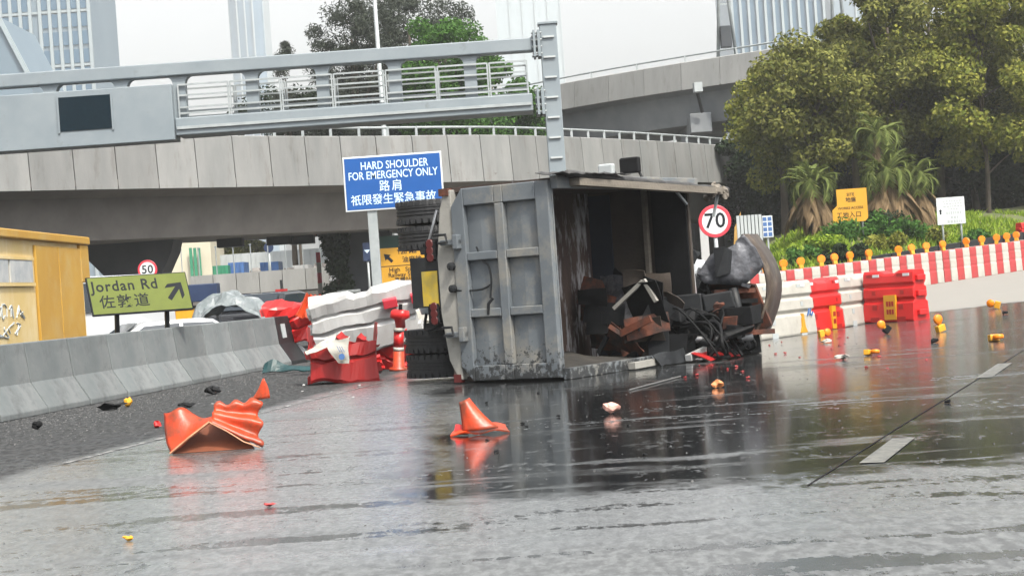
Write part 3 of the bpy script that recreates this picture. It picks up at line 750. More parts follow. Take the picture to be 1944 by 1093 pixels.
for k_, (u_, D_, lab_) in enumerate(((1760, 96, 'dense shaded tree filling the gap beside the tall palm'), (1820, 98, 'dense shaded tree behind the foot of the white sign'), (1905, 95, 'dense shaded tree under the spreading limbs'), (1975, 97, 'dense shaded tree closing the far end of the bank'), (1580, 98, 'dense shaded tree behind the lone palm and yellow sign'), (1510, 99, 'dense shaded tree below the yellow-lit crown'))):
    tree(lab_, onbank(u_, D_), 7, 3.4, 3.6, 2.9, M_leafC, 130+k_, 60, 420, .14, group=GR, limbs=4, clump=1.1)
# palms
def frond(L, droop, m, seed, dead=False):
    R = random.Random(seed); b = MB(); n = 12; rib = []
    for i in range(n+1):
        s_ = i/n
        if dead: rib.append(Vector((L*.35*math.sin(s_*1.3), 0, -L*s_*.92)))
        else: rib.append(Vector((L*math.sin(s_*1.5)*.85, 0, L*(.42*math.sin(s_*2.0) - droop*s_**2))))
    b.tube(rib, [.03*(1-.8*i/n) for i in range(n+1)], 4)
    for i in range(2, n+1):
        for s_ in (-1, 1):
            p = rib[i]; ln = L*.30*(.5+math.sin(min(1, i/n)*2.6))*R.uniform(.8, 1.1)
            d = (rib[i]-rib[i-1]).normalized()
            tip = p + d*ln*.75 + Vector((0, s_*ln*.62, -ln*(.22 if not dead else .9)))
            wv = d*.06
            b.add([p-wv, p+wv, tip], [(0, 1, 2)])
    return b.mesh('frond', m)
FR = [frond(1.0, d_, M_palm, 5+i) for i, d_ in enumerate((.10, .45, .80))]
FD = [frond(1.0, 0, M_palmd, 15+i, True) for i in range(2)]
def palm(label, base, ht, L, n, nd, seed, lean=0.0):
    R = random.Random(seed); t = thing('palm_tree', label, 'palm', base, R.uniform(0, 6), 'palms on the bank')
    MB().tube([(0,0,-.3),(lean*.5,0,ht*.5),(lean,0,ht)], [.2,.15,.14], 10).build('trunk', M_bark, t, True)
    for i in range(n):
        o = link('frond', FR[i % 3], t); o.location = (lean, 0, ht); k = L*R.uniform(.8, 1.1); o.scale = (k, k, k)
        o.rotation_euler = (R.uniform(-.2, .2), -R.uniform(-.15, .75) if i % 3 == 0 else R.uniform(-.1, .35), i*2.4+R.uniform(-.2, .2))
    for i in range(nd):
        o = link('dead_frond', FD[i % 2], t); o.location = (lean+R.uniform(-.15,.15), R.uniform(-.15,.15), ht-R.uniform(0, .35)); k = L*R.uniform(.9, 1.45); o.scale = (k, k, k)
        o.rotation_euler = (R.uniform(-.3, .3), R.uniform(-.4, .3), i*2.4)
    return t
def palm_at(label, u, vc, D, L, n, nd, seed, lean=0):
    b_ = onbank(u, D); ht = at(u, vc, D).z - b_.z; palm(label, b_, ht, L, n, nd, seed, lean)
palm_at('lone round-headed palm left of the yellow sign', 1548, 350, 74, 1.1, 40, 40, 61)
palm_at('bushy palm with brown skirt right of the yellow sign', 1690, 330, 76, 1.3, 44, 52, 62)
palm_at('palm with long brown hanging skirt nearer the white sign', 1738, 340, 77, 1.2, 40, 52, 63)
palm_at('taller palm with few fronds behind the skirted pair', 1680, 255, 80, 1.2, 22, 6, 64)

# shrubs and grass on the bank
def shrub(label, u, D, r, m, seed):
    b_ = onbank(u, D); R = random.Random(seed)
    t = thing('shrub', label, 'shrub', b_, 0, 'shrubs on the grass bank')
    cs = [(R.uniform(-1,1)*r, R.uniform(-1,1)*r*.6, R.uniform(.1,.75)*r) for _ in range(14)]
    link('foliage', leaf_mesh('foliage', cs, [r*.4]*14, 160, .09, m, seed, .4), t)
    MB().tube([(0,0,-.1),(0,0,r*.4)], [.05,.03], 6).build('stem', M_bark, t, True)
shrub('round green shrub in front of the yellow sign', 1625, 71, 1.0, M_leafE, 71)
shrub('green shrub below the skirted palms', 1720, 72, .85, M_leafE, 72)
shrub('dark green shrub between yellow sign and skirted palm', 1672, 72.5, .95, M_leafC, 73)
shrub('small light green shrub left of the yellow sign', 1570, 69, .6, M_grass, 74)
shrub('small shrub to the right of the white sign', 1850, 73, .5, M_leafE, 75)
shrub('leafy green shrub left of the bushes by the lone palm', 1530, 68, .55, M_leafE, 76)
shrub('low spreading shrub between white sign and skirted palm', 1765, 72, .6, M_leafA, 77)
shrub('low yellow-green shrub before the dark shrub', 1680, 69, .6, M_leafA, 78)
shrub('broad dark shrub right behind the striped barriers', 1600, 66, .65, M_leafC, 79)
shrub('broad yellow-green shrub at the low end of the bank', 1505, 64, .45, M_leafA, 80)
R = np.random.RandomState(5); V = []; n = 0
xs_ = R.uniform(6.5, 30, 60000); ys_ = R.uniform(52, 84, 60000)
for x, y in zip(xs_, ys_):
    s_ = bank_s(x, y)
    if s_ < 1.2 or s_ > 17 or (x > 11.6 and s_ < 4.2): continue
    if noise.noise(Vector((x*.35, y*.35, 3))) < -.32: continue
    z = bank_z(x, y) - .02; h_ = .12 + .30*R.rand()*max(.25, .6+noise.noise(Vector((x*.6, y*.6, 1)))); a = R.rand()*6.28; w_ = .035+.03*R.rand()
    dx, dy = math.cos(a)*w_, math.sin(a)*w_; lx, ly = R.normal(0, .12, 2)
    V += [(x-dx, y-dy, z), (x+dx, y+dy, z), (x+lx, y+ly, z+h_)]; n += 1
me = bpy.data.meshes.new('grass'); me.from_pydata(V, [], [(3*i, 3*i+1, 3*i+2) for i in range(n)]); me.materials.append(M_grass)
tag(link('grass', me), 'long sunlit grass covering the bank', 'grass', kind='stuff')

# dark low wall behind the striped barriers
pa = at(1640, 489, 60); pb = at(2010, 430, 70)
t = thing('low_wall', 'black low wall between the striped barriers and the grass', 'wall', (pa.x, pa.y, 0))
dv_ = Vector((pb.x-pa.x, pb.y-pa.y, 0)); k = 9
for i in range(k):
    c0 = dv_*(i/k+.002); c1 = dv_*((i+1)/k-.002); z0 = pa.z+(pb.z-pa.z)*i/k; z1 = pa.z+(pb.z-pa.z)*(i+1)/k
    nn = Vector((-dv_.y, dv_.x, 0)).normalized()*.1
    MB().add([c0-nn, c0+nn, c1+nn, c1-nn, c0-nn+Vector((0,0,z0)), c0+nn+Vector((0,0,z0)), c1+nn+Vector((0,0,z1)), c1-nn+Vector((0,0,z1))],
             [(0,1,2,3),(4,7,6,5),(0,4,5,1),(1,5,6,2),(2,6,7,3),(3,7,4,0)]).build('wall_section', M_dark, t)

# ------------------------------------------------------------------ concrete road barriers
A = gnd(0, 802); B = gnd(560, 691); dirv = (B-A).normalized(); yaw = math.atan2(dirv.y, dirv.x)
UL = 1.41
prof = [(-.02,0),(-.02,.07),(.19,.40),(.25,.90),(.43,.90),(.49,.40),(.70,.07),(.70,0)]     # y offset away from the road
BARLAB = 'grey concrete road barrier unit in the long row'
nrm_away = Vector((-dirv.y, dirv.x, 0))
sgn = 1 if nrm_away.x < 0 else -1
me = MB().prism([(sgn*p[0], p[1]) for p in prof], .024, UL-.024, 'x').mesh('concrete_barrier', M_conc)
me.transform(Matrix.Identity(4))
bo = []
for i in range(-3, 9):
    pnt = A + dirv*(UL*(i+.0))
    o = link('concrete_barrier', me, None, bevel=.012); o.location = (pnt.x, pnt.y, 0); o.rotation_euler = (0, 0, yaw + rnd.uniform(-.006, .006))
    tag(o, BARLAB, 'barrier', 'concrete barriers along the hard shoulder'); bo.append(o)
pnt = A + dirv*(UL*9)
t = thing('concrete_barrier', 'dark end unit of the concrete barrier row with a pale plate', 'barrier', (pnt.x, pnt.y, 0), yaw, 'concrete barriers along the hard shoulder')
MB().prism([(sgn*p_[0], p_[1]) for p_ in prof], .012, 1.1, 'x').build('block', M_dark, t, bevel=.012)
b = MB(); b.add([(.3,sgn*.205,.5),(.52,sgn*.205,.5),(.52,sgn*.238,.76),(.3,sgn*.238,.76),(.3,sgn*.18,.5),(.52,sgn*.18,.5),(.52,sgn*.21,.76),(.3,sgn*.21,.76)],
    [(0,1,2,3),(4,7,6,5),(0,4,5,1),(1,5,6,2),(2,6,7,3),(3,7,4,0)]); b.build('plate', M_hoard, t)

# ------------------------------------------------------------------ yellow cabin
cx0, cy0, cy1 = -7.9, 22.2, 35.4
t = thing('site_cabin', 'long yellow steel site cabin with graffiti and dusty window band', 'cabin', (cx0, cy0, 0))
def L_(b): return b
MB().box(-2.4, 0, 0, cy1-cy0-.35, .1, 2.48).build('shell', M_yellowc, t)
MB().box(-2.5, .10, -.05, cy1-cy0, 2.48, 2.62).build('roof_lip', M_yellowc2, t, bevel=.02)
MB().box(-2.3, -.1, .2, cy1-cy0-.6, 0, .1).build('skid', M_dark, t)
dy = cy1-cy0
for i, (y0, y1, m_) in enumerate(((9.3, 10.85, M_yellowc2), (10.9, 12.6, M_yellowc2))):
    MB().box(.002, .05, y0, y1, .12, 2.40).build('door_panel', m_, t, bevel=.01)
MB().box(-.6, .06, 12.55, 13.2, 1.78, 2.47).build('corner_hood', M_yellowc2, t, bevel=.02)
M_dusty = mat('dusty_glass', (.28,.31,.34), (.45,.46,.46), 2.5, .4, c3=(.55,.55,.52), c3scale=4)
for y0, y1 in ((4.6, 6.3), (6.4, 7.6), (7.72, 9.1)):
    MB().box(.002, .03, y0, y1, 1.78, 2.14).build('window', M_dusty, t)
b = MB(); b.box(.002,.04,4.5,9.2,1.72,1.775); b.box(.002,.04,4.5,9.2,2.145,2.19); b.build('window_frame', M_yellowc, t)
Rg = random.Random(4)
for k in range(9):
    yb = 6.9 + (k % 5)*.36; zb = 1.32 - .30*(k//5)
    pts = [Vector((.008, yb+Rg.uniform(-.2,.2), zb+Rg.uniform(-.13,.13))) for _ in range(5)]
    MB().tube(catmull([tuple(p_) for p_ in pts], 5), .012, 4).build('graffiti_stroke', M_hoard, t)

# ------------------------------------------------------------------ vehicles
def wheel(t, x, y, z, r, wd, axis='y', m_rim=None):
    w_ = MB().lathe([(r*.62,-wd/2),(r*.93,-wd/2),(r,-wd*.36),(r,wd*.36),(r*.93,wd/2),(r*.62,wd/2)], (x, y, z), 28, axis).build('wheel', M_rubber, t, True)
    MB().lathe([(r*.2,-wd*.46),(r*.6,-wd*.46),(r*.6,wd*.46),(r*.2,wd*.46)], (x, y, z), 20, axis).build('rim', m_rim or M_chrome, w_, True)
    return w_
def car(label, loc, rz, paint, van=False, name='car'):
    t = thing(name, label, 'van' if van else 'car', loc, rz)
    if van:
        body = [(-2.3,.35),(2.3,.35),(2.35,.85),(2.2,1.05),(1.55,1.2),(.95,1.92),(.7,1.99),(-2.2,1.99),(-2.3,1.8)]; W = .86
        win = [(.95,1.22),(1.40,1.22),(.85,1.84),(.1,1.84),(.1,1.22)]; win2 = [(0,1.22),(0,1.84),(-2.0,1.84),(-2.0,1.22)]
        rear = (-2.31, 1.25, 1.8)
    else:
        body = [(-2.15,.3),(2.15,.3),(2.2,.62),(2.05,.78),(1.15,.90),(.45,1.36),(.2,1.40),(-.9,1.38),(-1.55,.98),(-2.15,.95),(-2.2,.7)]; W = .85
        win = [(1.0,.94),(.42,1.31),(-.15,1.33),(-.15,.94)]; win2 = [(-.22,.94),(-.22,1.33),(-.88,1.31),(-1.4,.98)]
        rear = None
    b = MB(); b.prism(body, -W, W)
    zt = max(p_[1] for p_ in body)
    def tum(p):
        k = max(0, (p.z-.95)/(zt-.95)) if p.z > .95 else 0
        return Vector((p.x, p.y*(1-.16*k), p.z))
    b.warp(tum); b.build('body', paint, t, bevel=.06)
    for s_ in (-1, 1):
        for wn in (win, win2):
            c = MB(); c.prism(wn, s_*(W+.004), s_*(W-.05))
            c.warp(lambda p: tum(p) + Vector((0, s_*.012, 0))); c.build('side_window', M_glass, t)
        c = MB(); xr = -2.2 if not van else -2.31; c.box(xr-.02, xr+.15, s_*W*.96-.12*(s_ > 0), s_*W*.96+.12*(s_ < 0), .66, .92 if not van else 1.1); c.build('tail_light', M_redsign, t)
        for xx in (-1.35, 1.4): wheel(t, xx, s_*(W-.08), .32, .32, .2)
    if van:
        MB().box(-2.325,-2.28,-.68,.68,1.25,1.75).build('rear_window', M_glass, t)
        b = MB(); b.add([(1.56,-.72,1.24),(1.56,.72,1.24),(1.0,.62,1.86),(1.0,-.62,1.86)], [(0,1,2,3)]); b.warp(lambda p: p+Vector((.03,0,.03))); b.build('windscreen', M_glass, t, solid=.01)
    else:
        b = MB(); b.add([(1.12,-.74,.93),(1.12,.74,.93),(.48,.62,1.345),(.48,-.62,1.345)], [(0,1,2,3)]); b.warp(lambda p: p+Vector((.02,0,.02))); b.build('windscreen', M_glass, t, solid=.01)
        b = MB(); b.add([(-1.5,-.72,1.02),(-1.5,.72,1.02),(-.95,.62,1.36),(-.95,-.62,1.36)], [(0,1,2,3)]); b.warp(lambda p: p+Vector((-.03,0,.01))); b.build('rear_window', M_glass, t, solid=.01)
    return t
q = at(172, 600, 41); car('white van parked between the yellow cabin and lime road sign', (q.x+.05, 42.0, 0), math.radians(62), M_cwhite, True, 'van')
q = at(290, 600, 33.5); car('white car mostly hidden below the lime road sign', (q.x+.05, 36.0, -.42), math.radians(24), M_cwhite)
q = at(505, 560, 44); car('black car behind the torn barriers', (q.x-.1, 45.5, 0), math.radians(75), M_cblack)

# ------------------------------------------------------------------ road signs
def post(t, x, y, z0, z1, r, m=M_galv): return MB().tube([(x,y,z0),(x,y,z1)], r, 10).build('post', m, t, True)
# blue hard shoulder sign
c = at(747, 345, 40); x0 = c.x
t = thing('road_sign', 'blue hard shoulder emergency sign with white lettering on one post', 'road sign', (x0, 40, 0), 0)
hw, hh, zc = 1.045, .575, c.z
MB().box(-hw,hw,-.02,.02,zc-hh,zc+hh).build('backing', M_wsign, t, bevel=.008)
MB().box(-hw+.035,hw-.035,-.026,-.0205,zc-hh+.035,zc+hh-.035).build('face', M_blue, t)
px = at(708, 430, 40).x - x0
MB().box(px-.10,px+.10,.022,.2,road_z(x0,40),zc+.4).build('post', M_galv, t, bevel=.01)
Z = lambda v: (345-v)/103*1.15
text('HARD SHOULDER', .235, .04, zc+.36, -.028, M_bluew, t, bold=.006, width=1.42)
text('FOR EMERGENCY ONLY', .235, .0, zc+.155, -.028, M_bluew, t, bold=.006, width=1.88)
text('路肩', .25, -.06, zc-.09, -.028, M_bluew, t, bold=.004, spacing=1.3, width=.46)
text('祇限發生緊急事故', .235, -.02, zc-.36, -.028, M_bluew, t, bold=.004, spacing=.98, width=1.80)
# lime Jordan Rd sign
c = at(265, 558, 29.2); t = thing('road_sign', 'lime green Jordan Rd direction sign tilted behind the concrete barriers', 'road sign', (c.x, 29.2, 0), math.radians(29))
bd = thing('board', None, None, (0, 0, c.z)); bd.parent = t
bd.rotation_euler = (math.radians(-24), 0, 0)
hw, hh = .80, .325
MB().box(-hw,hw,-.02,.02,-hh,hh).build('backing', M_ink, bd, bevel=.012)
MB().box(-hw+.02,hw-.02,-.026,-.0205,-hh+.02,hh-.02).build('face', M_lime, bd)
text('Jordan Rd', .25, -.745, .145, -.028, M_ink, bd, 'LEFT', bold=.012, spacing=1.12, width=1.06)
text('佐敦道', .235, -.66, -.125, -.028, M_ink, bd, 'LEFT', bold=.005, spacing=1.18, width=.78)
b = MB(); 
def rot45(pl, ox, oz, a=math.radians(50)):
    return [(ox+x*math.cos(a)-z*math.sin(a), oz+x*math.sin(a)+z*math.cos(a)) for x, z in pl]
b.prism(rot45([(-.17,-.036),(.08,-.036),(.08,.036),(-.17,.036)], .56, .0), -.030, -.0265)
b.prism(rot45([(.19,0),(.03,.16),(-.05,.16),(.08,.03),(.08,-.03),(-.05,-.16),(.03,-.16)], .56, .0), -.0305, -.027); b.build('arrow', M_ink, bd)
for xx in (-.35, .45): MB().beam((xx,.05,c.z+.1),(xx,.25,0),.06).build('post', M_dark, t)
MB().beam((-.7,.25,.03),(.7,.25,.03),.08,.06).build('foot', M_dark, t)
# round signs
def round_sign(label, txt, u, v, D, r, ink, size):
    c = at(u, v, D); t = thing('speed_sign', label, 'road sign', (c.x, D, road_z(c.x, D)))
    z = c.z - road_z(c.x, D)
    MB().lathe([(r-.01,-.012),(r,-.006),(r,.012)], (0,0,z), 48, 'y').build('rim', M_redsign, t)
    MB().lathe([(r*.79,-.018),(r*.79,-.0125)], (0,0,z), 48, 'y').build('face', M_wsign, t)
    text(txt, size, .0, z, -.02, ink, t, bold=.014, name='numerals', spacing=1.05)
    MB().tube([(0,.05,0),(0,.05,z+r*.6)], .045, 10).build('post', M_galv, t, True)
round_sign('round red-rimmed speed sign reading 70 beside the fallen lorry', '70', 1357, 420, 40, .345, M_ink, .44)
round_sign('round red-rimmed speed sign reading 50 before the dark bridge pier', '50', 280, 512, 66, .34, M_ink, .40)
# yellow direction sign far
c = at(770, 503, 78); t = thing('road_sign', 'yellow direction sign with black arrow in the shade behind the blue sign post', 'road sign', (c.x, 78, 0), math.radians(0))
hw, hh = 1.02, .74
MB().box(-hw,hw,-.03,.03,c.z-hh,c.z+hh).build('face', M_ysign, t)
MB().box(-hw,hw,-.036,-.0305,c.z-.02,c.z+.01).build('divider', M_ink, t)
text('Yau Ma Tei', .27, .30, c.z+.55, -.04, M_ink, t, bold=.008); text('油麻地', .27, .28, c.z+.22, -.04, M_ink, t, bold=.008)
text('High', .25, -.46, c.z-.17, -.04, M_ink, t, bold=.008); text('Speed', .25, .28, c.z-.17, -.04, M_ink, t, bold=.008); text('Railway Station', .24, .0, c.z-.38, -.04, M_ink, t, bold=.008); text('高鐵站', .23, -.15, c.z-.60, -.04, M_ink, t, bold=.008)
b = MB(); b.prism(rot45([(-.22,-.06),(.02,-.06),(.02,-.16),(.26,0),(.02,.16),(.02,.06),(-.22,.06)], -.68, c.z+.33, math.radians(135)), -.042, -.037); b.build('arrow', M_ink, t)
for xx in (-.7, .7): post(t, xx, .1, 0, c.z+.5, .06)
c2 = at(765, 465, 79); t = thing('road_sign', 'plain dark green board above the yellow direction sign', 'road sign', (c2.x, 79, 0))
MB().box(-1.0,1.0,-.02,.02,c2.z-.42,c2.z+.42).build('face', mat('dark_green_face', (.004,.05,.04), rough=.5), t)
for xx in (-.8, .8): post(t, xx, .1, 0, c2.z+.3, .06)
c = at(697, 478, 77); t = thing('road_sign', 'small navy sign with pale mark left of the blue sign post', 'road sign', (c.x, 77, 0))
MB().box(-.17,.17,-.02,.02,c.z-.37,c.z+.37).build('face', M_navy, t)
MB().prism([(-.12,c.z+.08),(.12,c.z+.08),(0,c.z-.06)], -.026, -.021).build('mark', M_bluew, t); post(t, 0, .07, 0, c.z, .05)
# signs on the bank
c = at(1613, 390, 71); bz = bank_z(c.x, 71); t = thing('road_sign', 'yellow works access sign partly behind the lone palm on the bank', 'road sign', (c.x, 71, bz)); zc = c.z-bz
MB().prism([(-.47,zc+.62),(.66,zc+.62),(.66,zc-.50),(.54,zc-.62),(-.66,zc-.62),(-.66,zc-.15),(-.47,zc+.02)], -.02, .02).build('face', M_ysign, t)
text('SITE', .16, .05, zc+.40, -.024, M_ink, t, bold=.01); text('地盤', .2, .05, zc+.2, -.024, M_ink, t, bold=.01)
text('WORKS ACCESS', .13, .02, zc-.10, -.024, M_ink, t, bold=.01); text('工地入口', .23, -.05, zc-.36, -.024, M_ink, t, bold=.006, spacing=1.05)
for xx in (-.35, .45): post(t, xx, .06, -.2, zc+.3, .04)
c = at(1805, 400, 70.5); bz = bank_z(c.x, 70.5); t = thing('road_sign', 'white notice board on two posts standing on the grass bank', 'road sign', (c.x, 70.5, bz)); zc = c.z-bz
MB().box(-.52,.52,-.02,.02,zc-.50,zc+.50).build('face', M_wsign, t)
for k, (zz, x0_, x1_, hgt_) in enumerate(((.36,-.3,.42,.05),(.26,-.25,.42,.05),(.16,-.28,.44,.05),(.06,-.1,.28,.05),(-.08,-.18,.38,.11),(-.25,-.02,.25,.10),(-.40,-.16,.38,.11))):
    b = MB(); x_ = x0_; Rk = random.Random(k)
    while x_ < x1_:
        w_ = Rk.uniform(.04,.10); b.box(x_, min(x1_, x_+w_), -.026, -.0205, zc+zz-hgt_/2, zc+zz+hgt_/2); x_ += w_+.03
    b.build('lettering_row', M_hoard, t)
MB().prism([(-.42,zc-.12),(-.36,zc-.12),(-.36,zc+.0),(-.33,zc+.0),(-.39,zc+.08),(-.45,zc+.0),(-.42,zc+.0)], -.027, -.0205).build('arrow', M_ink, t)
for xx in (-.33, .36): post(t, xx, .06, -.2, zc+.3, .04)

# ------------------------------------------------------------------ plastic water barriers
def bar_profile(hgt=.92):
    k = hgt/.92
    f = [(.23,0),(.24,.04),(.215,.34),(.16,.37),(.16,.40),(.205,.44),(.195,.60),(.145,.63),(.145,.66),(.185,.70),(.165,.88),(.13,.92)]
    return [(-a, z*k) for a, z in f] + [(a, z*k) for a, z in reversed(f)]
def bar_shell(L, hgt=.92, nseg=10, lug=True, shallow=False):
    pr = bar_profile(hgt)
    if shallow: pr = [((1 if y > 0 else -1)*(.165+.15*(abs(y)-.165)-.02*z), z) for y, z in pr]
    n = len(pr); b = MB(); V = []; Fc = []
    xs_ = [-L/2 + L*i/nseg for i in range(nseg+1)]
    for i, x in enumerate(xs_):
        for (y, z) in pr:
            zz = z
            if z > hgt*.93 and abs(x) < L*.10: zz = z - .05
            V.append((x, y, zz))
    for i in range(nseg):
        for j in range(n-1): Fc.append((i*n+j, i*n+j+1, (i+1)*n+j+1, (i+1)*n+j))
        Fc.append((i*n+n-1, i*n, (i+1)*n, (i+1)*n+n-1))
    Fc.append(tuple(reversed(range(n)))); Fc.append(tuple(nseg*n+j for j in range(n)))
    b.add(V, Fc)
    if lug:
        for z0, z1 in ((.10,.20),(.44,.54),(.72,.82)):
            b.box(L/2-.01, L/2+.06, -.12, .12, z0, z1); b.box(-L/2-.06, -L/2+.01, -.12, .12, z0-.09, z1-.09)
    return b
def water_barrier(label, loc, rz, L, m, mdark, group=None, plate=None, hgt=.92):
    t = thing('water_barrier', label, 'barrier', loc, rz, group)
    bar_shell(L, hgt).build('shell', m, t, bevel=.012)
    for s_ in (-1, 1):  # holes are proud boxes, their inner shade put into a darker colour
        MB().box(s_*L*.26-.10, s_*L*.26+.10, -.243, -.15, .0, .09).build('fork_slot', mdark, t)
        MB().box(s_*L*.28-.04, s_*L*.28+.04, -.208, -.12, .49, .56).build('drain_hole', mdark, t)
        MB().box(s_*L*.26-.05, s_*L*.26+.05, -.2325, -.15, .22, .31).build('lower_hole', mdark, t)
        MB().box(s_*L*.30-.14, s_*L*.30-.02, -.178, -.10, .81, .86).build('handle_slot', mdark, t)
        MB().box(s_*L*.30+.0, s_*L*.30+.14, -.182, -.10, .81, .86).build('reflector', M_wsign, t)
    if plate:
        px, pz, pw, ph = plate
        b = MB(); b.prism([(px-pw,pz-ph),(px+pw,pz-ph),(px+pw,pz+ph),(px-pw,pz+ph)], -.252, -.20); pl = b.build('label_plate', M_ysign, t)
        for kz in (.3, -.35):
            for kx in (-.55, -.1, .35):
                MB().box(px+pw*kx, px+pw*(kx+.32), -.257, -.2525, pz+ph*(kz-.2), pz+ph*(kz+.2)).build('lettering', M_redd, pl)
    return t
def between(p, q): 
    d = q-p; return (p+q)/2, math.atan2(d.y, d.x)
GB = 'water barriers beside the fallen lorry'
m1, a1 = between(gnd(1510, 635), gnd(1588, 622)); water_barrier('red plastic barrier end-on between two white ones with small yellow plate', m1, a1, 1.95, M_red, M_redd, GB, (.25,.22,.09,.20))
m1, a1 = between(gnd(1589, 622), gnd(1646, 611)); water_barrier('white plastic barrier between two red ones', m1, a1, 1.95, M_white, M_hoard, GB)
m1, a1 = between(gnd(1650, 613), gnd(1756, 606)); water_barrier('wide red plastic barrier with yellow plate at the end of the broken row', m1, a1, 1.12, M_red, M_redd, GB, (.06,.26,.13,.22))
m1, a1 = between(gnd(1440, 645), gnd(1512, 635)); water_barrier('white plastic barrier with cone sticker behind the grab bucket', m1, a1, 1.95, M_white, M_hoard, GB)
bb = bpy.context.scene.objects[-1]
t = [o for o in COL.objects if o.get('label', '').startswith('white plastic barrier with cone')][0]
MB().prism([(.36,.04),(.62,.04),(.55,.14),(.51,.36),(.47,.36),(.43,.14)], -.25, -.2).build('cone_sticker', M_ysign, t)
b = MB(); Rg = random.Random(2)
for k in range(3): b.tube(catmull([(.70+.07*k+Rg.uniform(-.03,.03), -.235, .30+Rg.uniform(0,.14)) for _ in range(4)], 4), .012, 4)
b.build('blue_scribble', M_bluet, t)

# striped row with lamps
NB = 40; pitch = .43
bmr = bar_shell(.41, .98, 2, False, True).mesh('shell', M_redold); bmw = bar_shell(.41, .98, 2, False, True).mesh('shell', M_white)
lens = MB().lathe([(.10,-.05),(.115,-.03),(.115,.03),(.10,.05)], (0,0,.20), 18, 'y').mesh('lens', M_amber)
lbody = MB().box(-.055,.055,-.05,.05,0,.12).mesh('battery_case', M_yellow)
ra = math.atan2(RD.y, RD.x)
for i in range(-3, NB-3):
    c = ROW0 + RD*(pitch*i); z = road_z(c.x, c.y)
    red = i % 2 == 0
    o = link('striped_barrier', bmr if red else bmw, None, bevel=.015); o.location = (c.x, c.y, z); o.rotation_euler = (0, 0, ra+rnd.uniform(-.05,.05))
    tag(o, 'faded red plastic barrier in the long red and white row' if red else 'off-white plastic barrier in the long red and white row', 'barrier', 'red units of the striped row' if red else 'white units of the striped row')
    if red and i not in (7*2, 12*2):
        k = thing('warning_lamp', 'amber warning lamp on top of the striped barrier row', 'lamp', (c.x+rnd.uniform(-.08,.08), c.y, z+.975), rnd.uniform(-.3,.3), 'amber lamps along the striped row')
        k.rotation_euler = (rnd.uniform(-.12,.12), rnd.uniform(-.14,.14), rnd.uniform(-.6,.6)); k.location.z -= .01; link('lens', lens, k); link('battery_case', lbody, k)
# fallen lamps
def fallen(label, u, v, rot, sc=1.0, dark=False):
    p = gnd(u, v); t = thing('fallen_lamp', label, 'lamp', (p.x, p.y, p.z))
    sc *= .8; t.rotation_euler = rot; t.scale = (sc, sc, sc)
    MB().box(-.09,.09,-.06,.06,0,.13).build('battery_case', M_black if dark else M_yellow, t, bevel=.012)
    MB().box(-.03,.03,-.03,.03,.13,.16).build('neck', M_yellow, t)
    MB().lathe([(.085,-.04),(.1,-.02),(.1,.02),(.085,.04)], (0,0,.25), 20, 'y').build('lens', M_amber, t, True)
    t.location.z += .09*sc*abs(math.sin(rot[1])) + .06*sc*abs(math.sin(rot[0]))
    return t
fallen('broken yellow lamp lying before the end-on red barrier', 1555, 641, (0,1.45,.4), .8)
fallen('broken lamp with black case lying before the wide red barrier', 1688, 634, (0,-.85,.3), .85, True)
fallen('upright yellow lamp standing on the wet road past the wide red barrier', 1787, 631, (0,-.25,.5), .95)
fallen('yellow lamp lying flat on the wet road beside the upright one', 1884, 648, (1.45,0,.2), .9)
fallen('yellow lamp lying on its side on the dry road', 1899, 586, (0,1.3,2.6), .9)
fallen('yellow lamp lying on the wet road between lorry and barriers', 1643, 676, (1.5,.2,.9), .7)

# ------------------------------------------------------------------ overturned lorry
TH = math.radians(58)
P0 = gnd(1074, 720)
lorry = thing('tipper_lorry', 'grey tipper lorry lying on its side with its tailgate towards the road', 'lorry', (P0.x, P0.y, .0), TH)
LB, LY, LZ = 3.7, 1.63, 2.47
def T(b, name, m, parent=lorry, **k): return b.build(name, m, parent, **k)
T(MB().box(0,LB,0.0,LY,.02,.08), 'lower_side_wall', M_rust)
T(MB().box(0,LB,0.0,LY,LZ-.06,LZ), 'upper_side_wall', M_rust)
T(MB().box(0,LB,LY-.06,LY,.082,LZ-.062), 'bed_floor', M_rustfloor)
hb = T(MB().box(LB-.06,LB,.0,LY-.062,.082,LZ-.062), 'headboard', M_rustbr)
T(MB().box(LB-.14,LB-.062,.62,.68,.1,LZ-.08), 'headboard_rib', M_wood)
T(MB().box(LB-.10,LB-.062,.02,.55,.1,LZ-.1), 'headboard_lining_and_shade', M_black)
T(MB().box(LB-.085,LB-.062,1.22,LY-.064,.1,LZ-.1), 'headboard_lining_and_shade', M_navyshade)  # no real lining: shadow beside the bed floor drawn as a dark strip
# rims
T(MB().box(-.05,LB+.1,-.10,.0,LZ-.14,LZ+.02), 'upper_rim', M_tgate, bevel=.01)
T(MB().box(-.05,LB-.9,-.10,.0,0,.14), 'lower_rim', M_tgate, bevel=.01)
b = MB(); b.box(.25,LB+.65,-.26,-.11,LZ-.11,LZ-.02); b.warp(lambda p: p+Vector((0,.02*math.sin(p.x*3),-.05*max(0,p.x-.2)*.5+.0))); T(b, 'cover_plank', M_wood)
b = MB(); n_ = 26
pts = [(.1+i*(LB+.75)/n_, -.16+.05*noise.noise(Vector((i*.9,0,0))), LZ+.035-.028*i*.25+.03*noise.noise(Vector((i*.7,3,0)))) for i in range(n_+1)]
b.tube(pts, [.045+.02*noise.noise(Vector((i*1.3,7,0))) for i in range(n_+1)], 7); T(b, 'rolled_tarpaulin', M_tarp, smooth=True)
b = MB()
Rr = random.Random(8)
